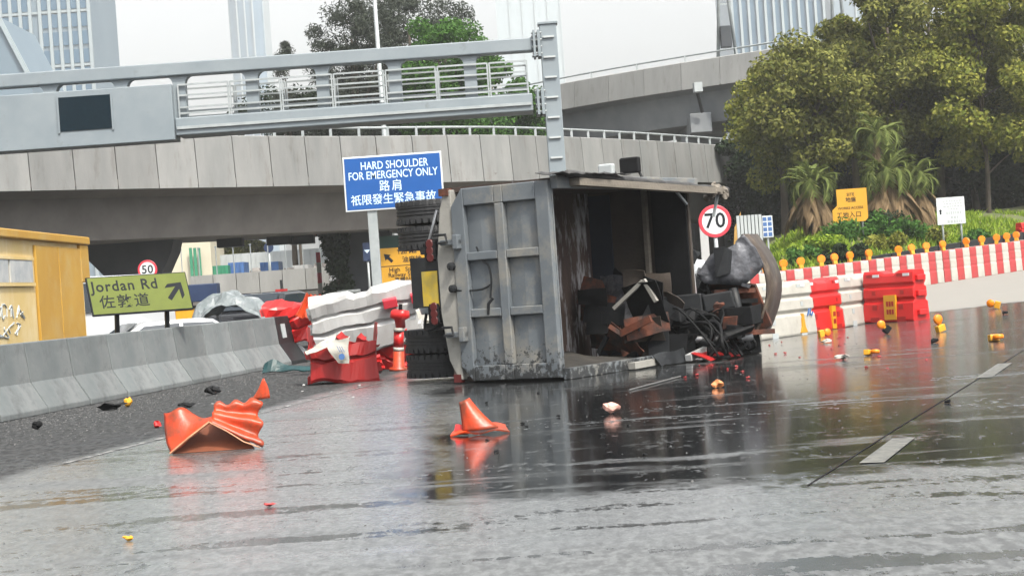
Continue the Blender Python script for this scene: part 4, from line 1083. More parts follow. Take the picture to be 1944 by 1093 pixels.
for i in range(14):
    x = LB+.55+Rr.uniform(-.2,.2); b.ball((x, -.17+Rr.uniform(-.08,.08), LZ-.12+Rr.uniform(-.16,.05)), Rr.uniform(.03,.075), 7, 5, jit=.25, R=Rr)
b.warp(crumple(.03, 5, 3)); T(b, 'torn_rim_end', M_wood)
T(MB().beam((LB+.6,-.16,LZ-.18),(LB+.52,-.1,LZ-.52),.035), 'hanging_bar', M_galv)
T(MB().beam((LB-.55,-.05,LZ-.12),(LB-.25,-.08,LZ-.34),.03), 'broken_strut', M_galv)
for i in range(3):
    b = MB(); b.patch((-.2+i*.5,-.3,LZ+.03),(.5+i*.5,-.3,LZ+.03),(-.2+i*.5,.1,LZ+.05),(.5+i*.5,.1,LZ+.05),8,4,lambda p,a,c_: p+noise.noise_vector(p*6)*.05)
    T(b, 'tarpaulin_scrap', M_tarp, solid=.008)
# tailgate : recessed panels in a welded frame
tg = thing('tailgate', None, None); tg.parent = lorry
MB().prism([(0.0,.03),(1.25,.03),(1.42,.22),(1.42,2.22),(1.25,2.44),(0.0,2.44)], -.03, 0.0, 'x').build('back_plate', M_tgate, tg)
rows = [(.22,.82),(.93,1.53),(1.64,2.22)]; cols_ = [(.19,.66),(.79,1.24)]
def fb(y0,y1,z0,z1,d=.12): MB().box(-d,-.031,y0,y1,z0,z1).build('frame_bar', M_tgate, tg, bevel=.012)
fb(.0,.188,.03,2.44); fb(.662,.788,.22,2.22)
for z0, z1 in ((.03,.218),(.822,.928),(1.532,1.638),(2.222,2.44)):
    fb(.19,.66,z0,z1,.117); fb(.79,1.24,z0,z1,.117)
fb(.662,.788,.03,.218,.118); fb(.662,.788,2.222,2.44,.118)
b = MB(); b.prism([(1.242,.03),(1.262,.03),(1.43,.22),(1.43,2.22),(1.262,2.44),(1.242,2.44)], -.123, -.031, 'x'); b.build('frame_edge', M_tgate, tg, bevel=.012)
for (y0, y1) in cols_:
    for (z0, z1) in rows:
        ym = (y0+y1)/2 + .02
        b = MB(); b.add([(-.034,y0,z0),(-.034,y0,z1),(-.055,ym,z0),(-.055,ym,z1),(-.034,y1,z0),(-.034,y1,z1)], [(0,2,3,1),(2,4,5,3)])
        b.build('pressed_panel', M_tgate, tg, solid=.004)
for zz in (.62, 1.78):
    h_ = MB(); h_.box(-.20,-.12,1.30,1.58,zz-.035,zz+.035); h_.box(-.22,-.12,1.30,1.38,zz-.09,zz+.09); h_.build('hinge_arm', M_tgate, tg, bevel=.01)
    MB().tube([(-.24,1.60,zz+.1),(-.24,1.46,zz+.1),(-.24,1.44,zz),(-.24,1.58,zz)], .018, 6).build('hook', M_dark, tg)
def chain(pts, r=.014):
    MB().tube(catmull(pts, 6), r, 5).build('chain', M_dark, tg)
chain([(-.10,1.10,1.70),(-.10,1.02,1.52),(-.09,.95,1.46),(-.09,.92,1.28),(-.09,.95,1.05)])
chain([(-.13,1.46,1.18),(-.1,1.25,1.16),(-.1,1.05,1.17),(-.09,.93,1.22)])
for zz, yy in ((1.20,1.46),(1.48,1.46)): MB().lathe([(.02,-.04),(.05,-.03),(.05,.03),(.02,.04)], (-.15,yy,zz), 10, 'x').build('ring', M_dark, tg)
MB().tube([(-.11,.98,.85),(-.13,.96,.98),(-.11,.90,1.05)], .02, 6).build('latch', M_dark, tg)
# pale sill (end of the bed floor)
b = MB(); b.prism([(1.435,.05),(1.50,.05),(1.62,.30),(1.70,.9),(1.70,1.6),(1.62,2.2),(1.52,2.44),(1.435,2.44)], -.10, .05, 'x'); T(b, 'sill', M_tsill, bevel=.015)
T(MB().box(-.12,-.02,1.46,1.60,2.37,2.46), 'corner_lamp', M_rusto)
T(MB().box(-.12,-.02,1.46,1.56,.02,.12), 'corner_lamp', M_lampd)
# chassis
for zz in (.82, 1.62): T(MB().box(.25,6.2,1.78,2.06,zz-.045,zz+.045), 'chassis_rail', M_dark)
for xx in (.3, 1.9, 3.4): T(MB().box(xx,xx+.12,1.80,2.03,.87,1.57), 'cross_member', M_dark)
T(MB().box(.05,.25,1.70,2.0,.78,1.72), 'rear_beam', M_dark, bevel=.01)
T(MB().box(-.06,.05,1.72,2.15,.98,1.62), 'plate_bracket', M_dark)
T(MB().box(-.068,-.0605,1.74,1.98,1.0,1.44), 'number_plate', mat('yellow_plate', (.50,.34,.02), (.30,.24,.06), 5, .5))
for zz in (.90, 1.70):
    T(MB().box(-.08,.05,1.74,1.90,zz-.13,zz+.13), 'tail_lamp_housing', M_black, bevel=.02)
    for k in range(3): T(MB().lathe([(.05,-.085),(.06,-.075),(.06,-.06)], (0,1.82,zz-.085+.085*k), 12, 'x'), 'tail_lamp', M_lampd)
T(MB().lathe([(.02,-.35),(.27,-.33),(.30,-.25),(.30,.25),(.27,.33),(.02,.35)], (.55,2.12,1.22), 24, 'z'), 'air_tank', mat('tank_paint', (.30,.36,.41), (.38,.43,.47), 3, .4), smooth=True)
for xx in (1.1, 2.42):
    T(MB().tube([(xx,2.52,.1),(xx,2.52,2.35)], .09, 12), 'axle', M_dark, smooth=True)
    T(MB().ball((xx,2.52,1.22), .24, 14, 9), 'differential', M_dark, smooth=True)
    for zz in (.72, 1.72): T(MB().box(xx-.55,xx+.55,2.1,2.4,zz-.05,zz+.05), 'leaf_spring', M_dark)
def tyre(x, y, z, R_, wd):
    pr = [(R_*.58,-wd/2),(R_*.9,-wd/2),(R_*.975,-wd*.42),(R_,-wd*.30)]
    for k in range(1, 4): pr += [(R_, -wd*.30+wd*.15*k-.012),(R_*.975, -wd*.30+wd*.15*k-.010),(R_*.975, -wd*.30+wd*.15*k+.010),(R_, -wd*.30+wd*.15*k+.012)]
    pr += [(R_,wd*.30),(R_*.975,wd*.42),(R_*.9,wd/2),(R_*.58,wd/2)]
    o = T(MB().lathe(pr, (x,y,z), 44), 'tyre', M_rubber)
    MB().lathe([(R_*.2,-wd*.2),(R_*.57,-wd*.4),(R_*.57,wd*.4),(R_*.2,wd*.2)], (x,y,z), 24).build('rim', M_tsill, o, True)
    for k in range(34):
        a = 2*math.pi*k/34
        if math.cos(a+TH) > .45: continue
        for s_ in (-1, 1):
            c_ = Vector((x+R_*math.cos(a), y+R_*math.sin(a), z+s_*wd*.38)); tn = Vector((-math.sin(a), math.cos(a), 0))
            MB().beam(c_-tn*.03, c_+tn*.03, .016, wd*.2, (0,0,1)).build('tread_block', M_rubber, o)
for xx in (1.1,):
    for zz in (.20, .53, 1.90, 2.24): tyre(xx, 2.52, zz, .50, .315)
for zz in (.20, .53, 1.90, 2.24):
    pr = [(.3,-.15),(.45,-.155),(.5,-.1),(.5,.1),(.45,.155),(.3,.15)]; T(MB().lathe(pr, (2.42,2.52,zz), 36), 'tyre', M_rubber)
for zz in (.30, 2.14):
    pr = [(.3,-.15),(.45,-.155),(.5,-.1),(.5,.1),(.45,.155),(.3,.15)]; T(MB().lathe(pr, (5.6,2.45,zz), 36), 'tyre', M_rubber)
T(MB().tube([(.0,1.72,2.20),(.1,1.98,1.72),(.15,2.02,1.5)], .022, 6), 'brake_hose', M_chrome, smooth=True)
T(MB().tube(catmull([(.0,1.75,.75),(.05,2.05,.7),(.3,2.2,.9),(.3,2.1,1.2)], 5), .02, 6), 'brake_hose', M_black, smooth=True)
# cab
b = MB(); b.prism([(4.55,.95),(4.55,2.2),(6.25,2.2),(6.35,1.6),(6.05,1.15),(5.2,.95)], .05, 2.42, 'z'); b.warp(crumple(.07, 1.5, 5)); T(b, 'cab', M_csilver, bevel=.05)
b = MB(); b.prism([(4.85,1.1),(4.85,1.55),(5.95,1.6),(5.85,1.2)], 2.44, 2.47, 'z'); T(b, 'side_window', M_glass)
T(MB().box(4.0,4.55,.8,2.0,.1,2.35), 'cab_back_rack', M_black)
T(MB().tube([(5.0,1.2,2.4),(5.05,1.4,2.6),(5.05,1.5,2.8)], .02, 6), 'mirror_arm', M_dark)
T(MB().tube([(5.0,1.9,2.4),(5.05,1.8,2.6),(5.05,1.9,2.8)], .02, 6), 'mirror_arm', M_dark)
T(MB().box(4.95,5.05,1.42,1.75,2.72,2.96), 'mirror', M_black, bevel=.03)
T(MB().box(4.95,5.05,1.86,2.12,2.72,2.90), 'mirror', M_hoard, bevel=.03)
# crane boom folded along the open bed and spilled over the rim
b = MB()
b.beam((LB-.5,.75,.72),(LB-.25,-.25,.74),.26,.30); b.beam((LB-.25,-.25,.74),(LB-.1,-.62,.80),.24,.24)
b.warp(crumple(.03, 2, 9)); T(b, 'crane_boom', M_dark, bevel=.02)
T(MB().tube([(LB-.4,.2,.35),(LB-.7,-.55,.20)], .07, 10), 'hydraulic_ram', M_dark, smooth=True)
T(MB().tube([(LB-.9,-.1,.30),(LB-.1,-.85,.26)], .05, 10), 'hydraulic_ram', M_chrome, smooth=True)
Rr = random.Random(12)
for k in range(15):
    x_ = LB + Rr.uniform(-.9,.2); pts = [(x_, Rr.uniform(-.3,.2), Rr.uniform(.3,.75))]
    pts.append((x_+Rr.uniform(-.2,.2), Rr.uniform(-.7,-.2), Rr.uniform(.3,.75))); pts.append((x_+Rr.uniform(-.3,.2), Rr.uniform(-1.0,-.5), Rr.uniform(.06,.35))); pts.append((x_+Rr.uniform(-.3,.3), Rr.uniform(-.95,-.4), .04))
    T(MB().tube(catmull(pts, 5), Rr.uniform(.012,.028), 6), 'hydraulic_hose', M_black, smooth=True)
for k in range(44):
    c_ = (LB+Rr.uniform(-1.0,.25), Rr.uniform(-.95,.45), Rr.uniform(.10,.66)); s_ = Rr.uniform(.07,.2)
    if k % 3 == 0: b = MB().box(c_[0]-s_, c_[0]+s_, c_[1]-s_*.8, c_[1]+s_*.8, max(.01, c_[2]-s_*.7), c_[2]+s_*.7)
    elif k % 3 == 1: b = MB().ball(c_, s_*1.1, 9, 7, (1.1,.8,.7), .35, Rr)
    else:
        d_ = Vector((Rr.uniform(-1,1), Rr.uniform(-1,1), Rr.uniform(-.5,.5))).normalized()*s_*1.9; b = MB().tube([Vector(c_)-d_, Vector(c_), Vector(c_)+d_], [s_*.32, s_*.4, s_*.25], 7)
    b.warp(crumple(.12, 3.0, 4+k)); b.warp(lambda p: Vector((p.x, p.y, max(.01, p.z)))); T(b, 'crane_base_part', M_black if k % 7 else M_rusto, bevel=.01)
b = MB(); b.patch((.6,.0,.085),(LB-.5,.05,.085),(.9,LY-.1,.085),(LB-.3,LY-.1,.085),18,10,lambda p,a,c_: p+Vector((0,0,.30*c_*math.exp(-((a-.35)/.35)**2)*(.7+.5*noise.noise(p*3))))); T(b, 'spilled_soil', mat('tan_soil', (.014,.013,.012), (.032,.028,.023), 4, .9, bump=.4, bscale=20), smooth=True)
for k in range(12):
    c_ = (LB+Rr.uniform(.15,.8), Rr.uniform(-.45,.25), Rr.uniform(.5,1.45)); s_ = Rr.uniform(.08,.2)
    b = MB().ball(c_, s_, 8, 6, (1.2,.7,1.0), .4, Rr) if k % 2 else MB().box(c_[0]-s_, c_[0]+s_, c_[1]-s_*.6, c_[1]+s_*.6, c_[2]-s_, c_[2]+s_)
    b.warp(crumple(.14, 3.0, 60+k)); T(b, 'crushed_cab_part', (M_black, M_dark, M_csilver)[k % 3 if k % 5 == 0 else k % 2], bevel=.008)
T(MB().box(LB+.1,LB+.75,-.2,.2,.05,.6).warp(crumple(.08,3,71)), 'crushed_cab_part', M_black)
# wreckage slewed in the bed
def bent(name, A_, B_, C_, D_, m, seed, amp=.08, th=.014):
    b = MB(); off = Vector((seed, seed*.7, 0)); b.patch(A_, B_, C_, D_, 9, 9, lambda p, a, c_: p+noise.noise_vector(p*3.0+off)*amp); return T(b, name, m, solid=th)
bent('bent_sheet', (2.9,1.15,.62),(2.7,.45,.55),(3.0,1.1,1.25),(2.8,.30,1.12), M_grabtop, 1, .05)
Rw = random.Random(31)
for k in range(30):
    c_ = Vector((2.45+Rw.uniform(0,.9), .55+Rw.uniform(-.55,.65), .55+Rw.uniform(-.4,.55)))
    ax = Vector((Rw.uniform(-1,1), Rw.uniform(-1,1), Rw.uniform(-.6,.6))).normalized(); q_ = Matrix.Rotation(Rw.uniform(-.9,.9), 3, ax)
    hw_, hh_ = Rw.uniform(.12,.36), Rw.uniform(.10,.30)
    P_ = [c_ + q_ @ Vector((Rw.uniform(-.1,.1), a_*hw_, b_*hh_)) for a_, b_ in ((1,-1),(-1,-1),(1,1),(-1,1))]
    for p_ in P_: p_.z = max(.10, p_.z)
    bent('bent_sheet', *P_, (M_rusto, M_rustbr, M_black, M_dark, M_rust)[k % 5], 40+k, .035, .012)
for k in range(5):
    a_ = Vector((2.3+Rw.uniform(0,.5), Rw.uniform(0,1.0), Rw.uniform(.15,.9))); b_ = a_ + Vector((Rw.uniform(-.2,.2), Rw.uniform(-.5,.5), Rw.uniform(-.3,.35))); b_.z = max(.12, b_.z)
    T(MB().beam(a_, b_, .04, .06), 'bent_bar', (M_dark, M_rusto, M_black)[k % 3])
T(MB().beam((2.42,.60,.78),(2.42,.14,1.12),.045,.05), 'bent_bar', M_tsill); T(MB().beam((2.42,.12,1.14),(2.40,-.06,.84),.05,.05), 'bent_bar', M_tsill)
T(MB().beam((2.36,.50,.44),(2.36,.02,.62),.05,.09), 'bent_bar', M_rusto)
b = MB(); b.beam((1.3,-.22,.06),(LB-.15,-.30,.10),.10,.08); T(b, 'torn_rim_strip', M_tsill)
b = MB(); b.beam((LB-1.2,-.42,.07),(LB-.6,-.46,.17),.09,.08); T(b, 'torn_rim_strip', M_whiteb)
b = MB(); b.patch((LB-1.2,-.75,.02),(LB-.1,-.7,.02),(LB-1.2,-.45,.14),(LB-.1,-.45,.16),8,3,lambda p,a,c_: p+noise.noise_vector(p*5)*.03); T(b, 'red_panel_scrap', M_redd, solid=.01)
b = MB(); b.patch((LB-1.9,-.38,.02),(LB-1.1,-.36,.02),(LB-1.9,-.28,.16),(LB-1.1,-.3,.2),6,3,lambda p,a,c_: p+noise.noise_vector(p*5)*.04); T(b, 'crushed_scrap', M_dark, solid=.01)

# clamshell grab bucket lying against the boom
gp = at(1442, 634, 26.7); gt = thing('grab_bucket', 'rusty clamshell grab bucket tipped up beside the lorry boom', 'grab bucket', (gp.x, gp.y, gp.z), 0)
gt.scale = (1.28, 1.1, 1.1)
Hh, Wd = 1.02, .80
b = MB(); n_ = 12
def shellp(a): return Vector((.16*math.sin(math.pi*a)+.0+ (.02-.0*a), 0, Hh*1.22*a))
V = []; Fc = []
for i in range(n_+1):
    a = i/n_; x = .02 + .27*math.sin(math.pi*a*.86) - .17*a; z = .0 + 1.28*a
    V += [(x, -.42, z), (x, .42, z)]
for i in range(n_): Fc.append((2*i, 2*i+1, 2*i+3, 2*i+2))
b.add(V, Fc); b.warp(lambda p: p+Vector((p.y*.30, 0, 0))); b.build('curved_shell', M_grabback, gt, True, solid=.025)
b = MB(); b.add([(-.13,-.48,1.29),(-.26,-.46,1.18),(-.50,-.42,1.00),(-.68,-.38,.84),(-.60,-.42,.74),(-.34,-.5,.66),(-.16,-.5,.66),(.02,-.45,.86),(-.02,-.46,1.1)], [(0,1,2,3,4,5,6,7,8)])
bm = bmesh.new(); me = b.mesh('side_plate', M_grabtop); bm.from_mesh(me); bmesh.ops.triangulate(bm, faces=bm.faces); bmesh.ops.subdivide_edges(bm, edges=bm.edges, cuts=4, use_grid_fill=True)
for v_ in bm.verts: v_.co += noise.noise_vector(v_.co*5)*.05
bm.to_mesh(me); bm.free(); me.polygons.foreach_set('use_smooth', [True]*len(me.polygons)); link('side_plate', me, gt, solid=.03)
b = MB(); b.add([(-.56,-.36,.74),(-.05,-.40,.64),(.10,-.40,.12),(-.02,-.30,.02),(-.28,-.1,.30),(-.5,-.05,.6)], [(0,1,2,3,4,5)]); b.build('inner_plate', M_rusto, gt, solid=.03)
for k in range(4):
    z = .58 - k*.13; MB().beam((-.5+.09*k,-.40,z),(-.06+.02*k,-.44,z-.01),.05,.055).build('grab_link', M_rusto if k % 2 == 0 else M_black, gt)
MB().tube([(-.30,-.46,.62),(-.26,-.47,.30),(-.2,-.4,.02)], .05, 8).build('grab_ram', M_dark, gt, True)
MB().beam((.12,-.40,.04),(-.34,-.40,.05),.09,.06).build('cutting_lip', M_rusto, gt)
MB().beam((-.66,-.38,.84),(-.12,-.5,.62),.05,.04).build('edge_bar', M_grabtop, gt)
MB().box(-.40,-.02,-.34,.1,-gp.z/1.1,.5).warp(crumple(.08, 3, 2)).build('grab_head', M_black, gt)

# silver wreck seen past the headboard
q = at(1346, 540, 30.5); t = thing('crushed_panel', 'crumpled silver vehicle panel standing behind the lorry headboard', 'wreckage', (q.x, 30.5, 0))
b = MB(); b.patch((-.35,0,.35),(.25,0,.2),(-.3,.3,1.5),(.12,.35,1.35),10,10,lambda p,a,c_: p+noise.noise_vector(p*4)*.09); b.build('panel', M_csilver, t, solid=.012)
MB().box(-.30,.10,-.12,-.02,.55,1.15).warp(crumple(.10,3,7)).build('engine_part', M_black, t)
for xx, zz in ((-.1,.75),(.05,.7)): MB().ball((xx,-.18,zz), .045, 10, 7).build('lamp_glass', M_hoard, t, True)
MB().box(-.34,-.2,-.06,.02,0,.4).build('stay', M_whiteb, t)

# ------------------------------------------------------------------ smashed barriers
GS = 'smashed barriers by the concrete row'
def smashed(label, loc, rot, L, m, amp, seed, cut=None, hgt=.92, bend=0.0, name='smashed_barrier', squash=1.0, extra=None):
    t = thing(name, label, 'barrier', loc, 0, GS); t.rotation_euler = rot
    b = bar_shell(L, hgt, 16, True)
    b.warp(lambda p: Vector((p.x, p.y*squash + bend*p.x*p.x, p.z)))
    b.warp(crumple(amp, 2.4, seed))
    if cut:
        b.f = [f for f in b.f if not cut(sum((Vector(b.v[i]) for i in f), Vector())/len(f))]
    b.build('shell', m, t, solid=.012)
    if extra: extra(t)
    return t
def ex_white(t):
    for xx, ww in ((.45,.11),(.85,.07)): MB().box(xx-ww, xx+ww, -.30, -.12, .60, .74).build('reflector', M_redsign, t, bevel=.01)
p = at(712, 598, 31.5); smashed('big white barrier thrown up at an angle on the red wreckage', (p.x, 29.9, .42), (.30,-.13,.05), 1.62, M_whiteb, .06, 3, None, .88, extra=ex_white)
p = at(785, 605, 31); smashed('short white barrier stub jammed behind the lorry tyres', (p.x+.1, 33, .02), (.1,-.05,.4), .7, M_white, .09, 13, None, .92)
p = at(585, 600, 35); smashed('dented red barrier perched on the end of the concrete row', (p.x-.1, 36.2, .42), (.30,-.08,.10), 1.5, M_red, .11, 5, lambda c: c.x > .1 and c.z > .55, .80)
p = at(625, 610, 33.2); smashed('crumpled red barrier standing on end in the heap', (p.x, 33.0, .02), (.0,.28,.6), .75, M_red, .13, 6, None, 1.05, squash=1.1)
p = at(690, 680, 29.5); smashed('flattened dark red barrier under the white one', (p.x, 30.2, .05), (.5,.12,-.15), 1.3, M_red, .13, 8, lambda c: c.z > .62, .80)
p = at(655, 728, 26.4); smashed('torn red barrier half standing open before the heap', (p.x, 26.5, .01), (0,0,.12), .90, M_redd, .07, 9, lambda c: c.z > .50, .80, bend=.22, squash=1.25)
# white flap with blue roundel draped on the torn red barrier
t = thing('torn_flap', 'torn white plastic flap with blue roundel on the red barrier', 'debris', (p.x, 26.05, .38))
b = MB(); b.patch((-.19,0,.22),(.14,-.08,.24),(-.05,-.12,-.06),(.12,-.16,-.12),8,8,lambda p_,a,c_: p_+noise.noise_vector(p_*5)*.05); b.build('sheet', M_white, t, solid=.008)
b = MB(); b.patch((-.48,.0,.10),(-.05,.05,.30),(-.45,-.05,.04),(-.1,-.02,.16),8,3,lambda p_,a,c_: p_+noise.noise_vector(p_*6)*.03); b.build('folded_edge', M_white, t, solid=.01)
MB().lathe([(.042,-.008),(.042,.008)], (.03,-.19,.0), 18, 'y').build('roundel', M_bluet, t)
for k in range(3): MB().beam((-.03+.03*k,-.155+.003*k,.15-.005*k),(.01+.03*k,-.165,.06),.006).build('print_line', M_bluet, t)
Rs = random.Random(77)
for k in range(9):
    p_ = at(Rs.uniform(585, 705), Rs.uniform(655, 700), Rs.uniform(27.4, 28.8)); m_ = (M_red, M_redd, M_whiteb)[k % 3]
    t = thing('torn_shard', ('torn bright red plastic shard in the heap beside the lorry tyres', 'torn dark red plastic shard in the heap beside the lorry tyres', 'torn white plastic shard in the heap beside the lorry tyres')[k % 3], 'debris', p_, Rs.uniform(-1, 1), ('bright red shards in the heap', 'dark red shards in the heap', 'white shards in the heap')[k % 3])
    a_, b_ = Rs.uniform(.15,.34), Rs.uniform(.10,.24)
    b = MB(); b.patch((-a_,0,-b_*Rs.random()),(a_,Rs.uniform(-.1,.1),-b_),(-a_*Rs.uniform(.2,1),.12,b_),(a_*Rs.uniform(.1,.8),.05,b_*Rs.uniform(.3,1)),8,6,lambda q_,u_,w_: q_+Vector((0,.04*math.sin(w_*14),0))+noise.noise_vector(q_*5+Vector((k,0,0)))*.05); b.build('sheet', m_, t, solid=.01)
    MB().tube([(-a_*.8,.0,-b_*.4),(0,.02,-b_*.6),(a_*.9,.0,-b_*.95)], .008, 5).build('torn_edge', M_whiteb if k % 3 < 2 else M_redd, t)
# orange ribbed piece on the heap
p = at(588, 570, 35.5); t = thing('orange_scrap', 'orange ribbed plastic scrap on top of the heap', 'debris', (p.x, 35.6, p.z-.30))
b = MB(); b.patch((-.28,-.05,0),(.22,-.1,-.05),(-.1,.1,.42),(.2,.1,.36),14,8,lambda p_,a,c_: p_+Vector((0,-.03*math.sin(a*22),.02*math.sin(a*22)))+noise.noise_vector(p_*4)*.05); b.build('sheet', M_orange, t, solid=.01)
p = at(628, 615, 32.0); t = thing('black_knob', 'black round fitting on the red heap', 'debris', (p.x-.15, 32.3, p.z)); MB().ball((0,0,0), .06, 10, 7).build('knob', M_black, t, True)
# orange bollard
p = gnd(757, 703); t = thing('road_bollard', 'orange flexible bollard with pale bands leaning by the lorry tyres', 'bollard', (p.x, p.y, 0)); t.rotation_euler = (.06, .07, 0)
MB().lathe([(.15,0),(.15,.04),(.09,.06),(.085,.30)], (0,0,0), 18).build('base', M_orange, t, True)
MB().lathe([(.084,.302),(.08,.36)], (0,0,0), 18).build('band', M_white, t, True)
MB().lathe([(.081,.362),(.072,.60)], (0,0,0), 18).warp(crumple(.04,6,2)).build('tube', M_red, t, True)
MB().lathe([(.078,.602),(.076,.66)], (0,0,0), 18).build('band', M_white, t, True)
MB().lathe([(.076,.662),(.08,.78),(.14,.82),(.14,.92),(.09,.93)], (.02,0,0), 18).warp(crumple(.03,6,4)).build('top', M_red, t, True)
MB().tube([(.03,0,.92),(.03,0,1.02)], .03, 8).build('cap', M_black, t)
# clear crumpled sheet behind the barriers
p = at(437, 582, 37.5); t = thing('plastic_sheet', 'crumpled pale translucent sheet heaped behind the concrete barriers', 'sheet', (p.x, 37.6, 0))
M_film = mat('cloudy_film', (.24,.27,.28), (.14,.17,.18), 3.0, .3, c3=(.38,.41,.44), c3scale=5, c3lo=.5, c3hi=.7, bump=.3, bscale=8, transl=.3)
b = MB(); V = []
def dome(p_, a, c_):
    th_ = math.pi*a; r_ = 1 + .13*noise.noise(Vector((a*7, c_*5, 1)))
    return Vector((-math.cos(th_)*.80*r_, (c_-.5)*1.3, max(0.0, math.sin(th_)**.7*1.42*r_*(1-.7*abs(c_-.5)**2))))
b.patch((0,0,0),(1,0,0),(0,1,0),(1,1,0),26,14,dome); b.warp(crumple(.08,3.0,3)); b.build('film', M_film, t, solid=.006)
# teal strip
p = gnd(548, 708); t = thing('teal_strip', 'torn teal plastic strip at the foot of the concrete row', 'debris', (p.x, p.y, 0.02))
b = MB(); b.patch((-.42,.0,.02),(.45,-.1,.01),(-.4,.12,.08),(.45,.08,.05),12,3,lambda p_,a,c_: p_+Vector((0,0,.17*math.exp(-((a-.18)/.22)**2)*c_))+noise.noise_vector(p_*4)*.05); b.warp(lambda q_: Vector((q_.x,q_.y,max(0,q_.z)))); b.build('sheet', M_teal, t, solid=.02)

# foreground orange wrecks
p = gnd(408, 857); t = thing('orange_wreck', 'large folded orange barrier fragment on the wet road', 'debris', (p.x, p.y+.15, 0))
def rib(amp, nrib, ax):
    def f(p_, a, c_): 
        k = (a if ax == 0 else c_)
        return p_ + Vector((0, amp*math.sin(k*nrib*6.283), amp*.3*math.cos(k*nrib*6.283))) + noise.noise_vector(p_*5)*.014
    return f
def lf(p_, a, c_):
    return p_ + Vector((-.018*math.sin(3.1*c_)*(1-a), -.035*math.sin(a*8)*c_, (.05*math.exp(-((a-.36)/.2)**2) - .035*math.exp(-((a-.75)/.2)**2))*c_)) + noise.noise_vector(p_*9)*.010
b = MB(); b.patch((-.365,-.15,.004),(-.02,-.20,.245),(-.435,.04,.335),(.0,-.06,.30),18,12,lf); b.build('left_fold', M_orange, t, True, solid=.008)
def rt(p_, a, c_):
    e = .25+.75*a; wv = math.sin(c_*15.0+.6)
    top = .022*math.sin(a*17)*c_**6
    return p_ + Vector((.028*wv*a*a, -.034*wv*e, .010*wv + top)) + noise.noise_vector(p_*9)*.008
b = MB(); b.patch((-.02,-.20,.245),(.385,-.17,.004),(.01,-.02,.385),(.375,.04,.40),18,26,rt); b.build('right_fold', M_orange, t, True, solid=.008)
b = MB(); b.patch((-.355,-.13,.004),(.33,-.15,.004),(-.22,.12,.20),(.12,.10,.24),12,6,lambda p_,a,c_: p_+noise.noise_vector(p_*7)*.015*c_); b.build('under_sheet', M_orangein, t, solid=.008)
M_edge = mat('pale_torn_plastic', (.55,.28,.16), (.40,.16,.08), 12, .6)
MB().tube([(-.37,-.158,.012),(-.20,-.185,.135),(-.02,-.208,.252)], .010, 5).build('torn_edge', M_edge, t)
MB().tube([(-.02,-.208,.250),(.12,-.205,.165),(.25,-.20,.07),(.38,-.18,.012)], .006, 5).build('torn_edge', M_edge, t)
b = MB(); b.patch((.29,.07,.385),(.455,.08,.40),(.40,.07,.56),(.415,.075,.57),5,6,lambda p_,a,c_: p_+Vector((.012*math.sin(c_*3),0,0))); b.build('fin', M_orange, t, True, solid=.008)
p = gnd(912, 825); t = thing('orange_fragment', 'small boot-shaped orange fragment on the dark wet road', 'debris', (p.x, p.y+.1, 0))
b = MB(); b.patch((-.14,-.06,.03),(.10,-.08,.05),(-.155,.02,.27),(-.075,.02,.30),8,10,lambda p_,a,c_: p_+Vector((.05*(1-c_)**3*a,.05*math.sin(a*3.1)*-1,0))); b.build('tongue', M_orange, t, True, solid=.012)
b = MB(); b.patch((-.24,-.10,.008),(.24,-.10,.012),(-.20,.10,.06),(.20,.12,.05),12,5,lambda p_,a,c_: p_+noise.noise_vector(p_*7)*.012+Vector((0,0,.02*math.sin(a*6)**2))); b.warp(lambda q_: Vector((q_.x,q_.y,max(.004,q_.z)))); b.build('base', M_orange, t, solid=.012)
b = MB(); b.patch((-.22,-.02,.01),(-.10,-.06,.01),(-.20,.02,.09),(-.10,.0,.08),4,3); b.build('side_flap', M_red, t, solid=.01)
# small scraps
def scrap(label, u, v, sz, m, seed, name='scrap', flat=.35, grp='small scraps on the road'):
    p = gnd(u, v); R = random.Random(seed); t = MB().ball((0,0,sz*flat*.8), sz, 9, 6, (1,.7,flat), .3, R).warp(crumple(sz*.4, 3/sz*.3, seed)).build(name, m)
    t.location = (p.x, p.y, p.z); zmin = min(v_.co.z for v_ in t.data.vertices); t.location.z -= zmin
    return tag(t, label, 'debris', grp)
scrap('flat black rubber strip with yellow tip at the foot of the barriers', 215, 778, .16, M_black, 1, flat=.25)
scrap('yellow lens piece on the black rubber strip', 243, 772, .055, M_yellow, 2, flat=.9)
scrap('black crumpled scrap near the concrete row, by the orange wreck', 405, 749, .11, M_black, 3, flat=.35)
scrap('black crumpled scrap behind the orange wreck', 355, 774, .10, M_black, 4, flat=.3)
scrap('tiny red piece beside the big orange wreck', 298, 812, .035, M_red, 5, flat=1.0)
scrap('dark pebble-like lump near the barrier foot', 70, 815, .05, M_black, 6, flat=.7)
scrap('pink curled scrap alone on the dark wet road', 1163, 785, .065, mat('pinkish_plastic', (.55,.30,.25), rough=.5), 7, flat=.6)
scrap('small orange scrap below the lorry wreckage', 1364, 736, .06, mat('faded_orange_plastic', (.60,.22,.08), rough=.5), 8, flat=.5)
scrap('small yellow leaf-like scrap on the near road', 243, 1027, .028, M_yellow, 9, flat=.3)
scrap('small reddish stain-like scrap on the near road', 513, 961, .03, M_redold, 10, flat=.3)
scrap('white shard lying by the fallen lamps', 1600, 683, .09, M_white, 11, flat=.2)
scrap('white shard lying before the end-on red barrier', 1570, 651, .10, M_white, 12, flat=.2)
scrap('black shard lying left of the upright yellow lamp', 1775, 651, .06, M_black, 14, flat=.4)
scrap('black shard lying under the lamp on the dry road', 1908, 597, .06, M_black, 15, flat=.4)
scrap('pair of dark lumps on the lane joint', 1800, 765, .025, M_black, 16, flat=.6)
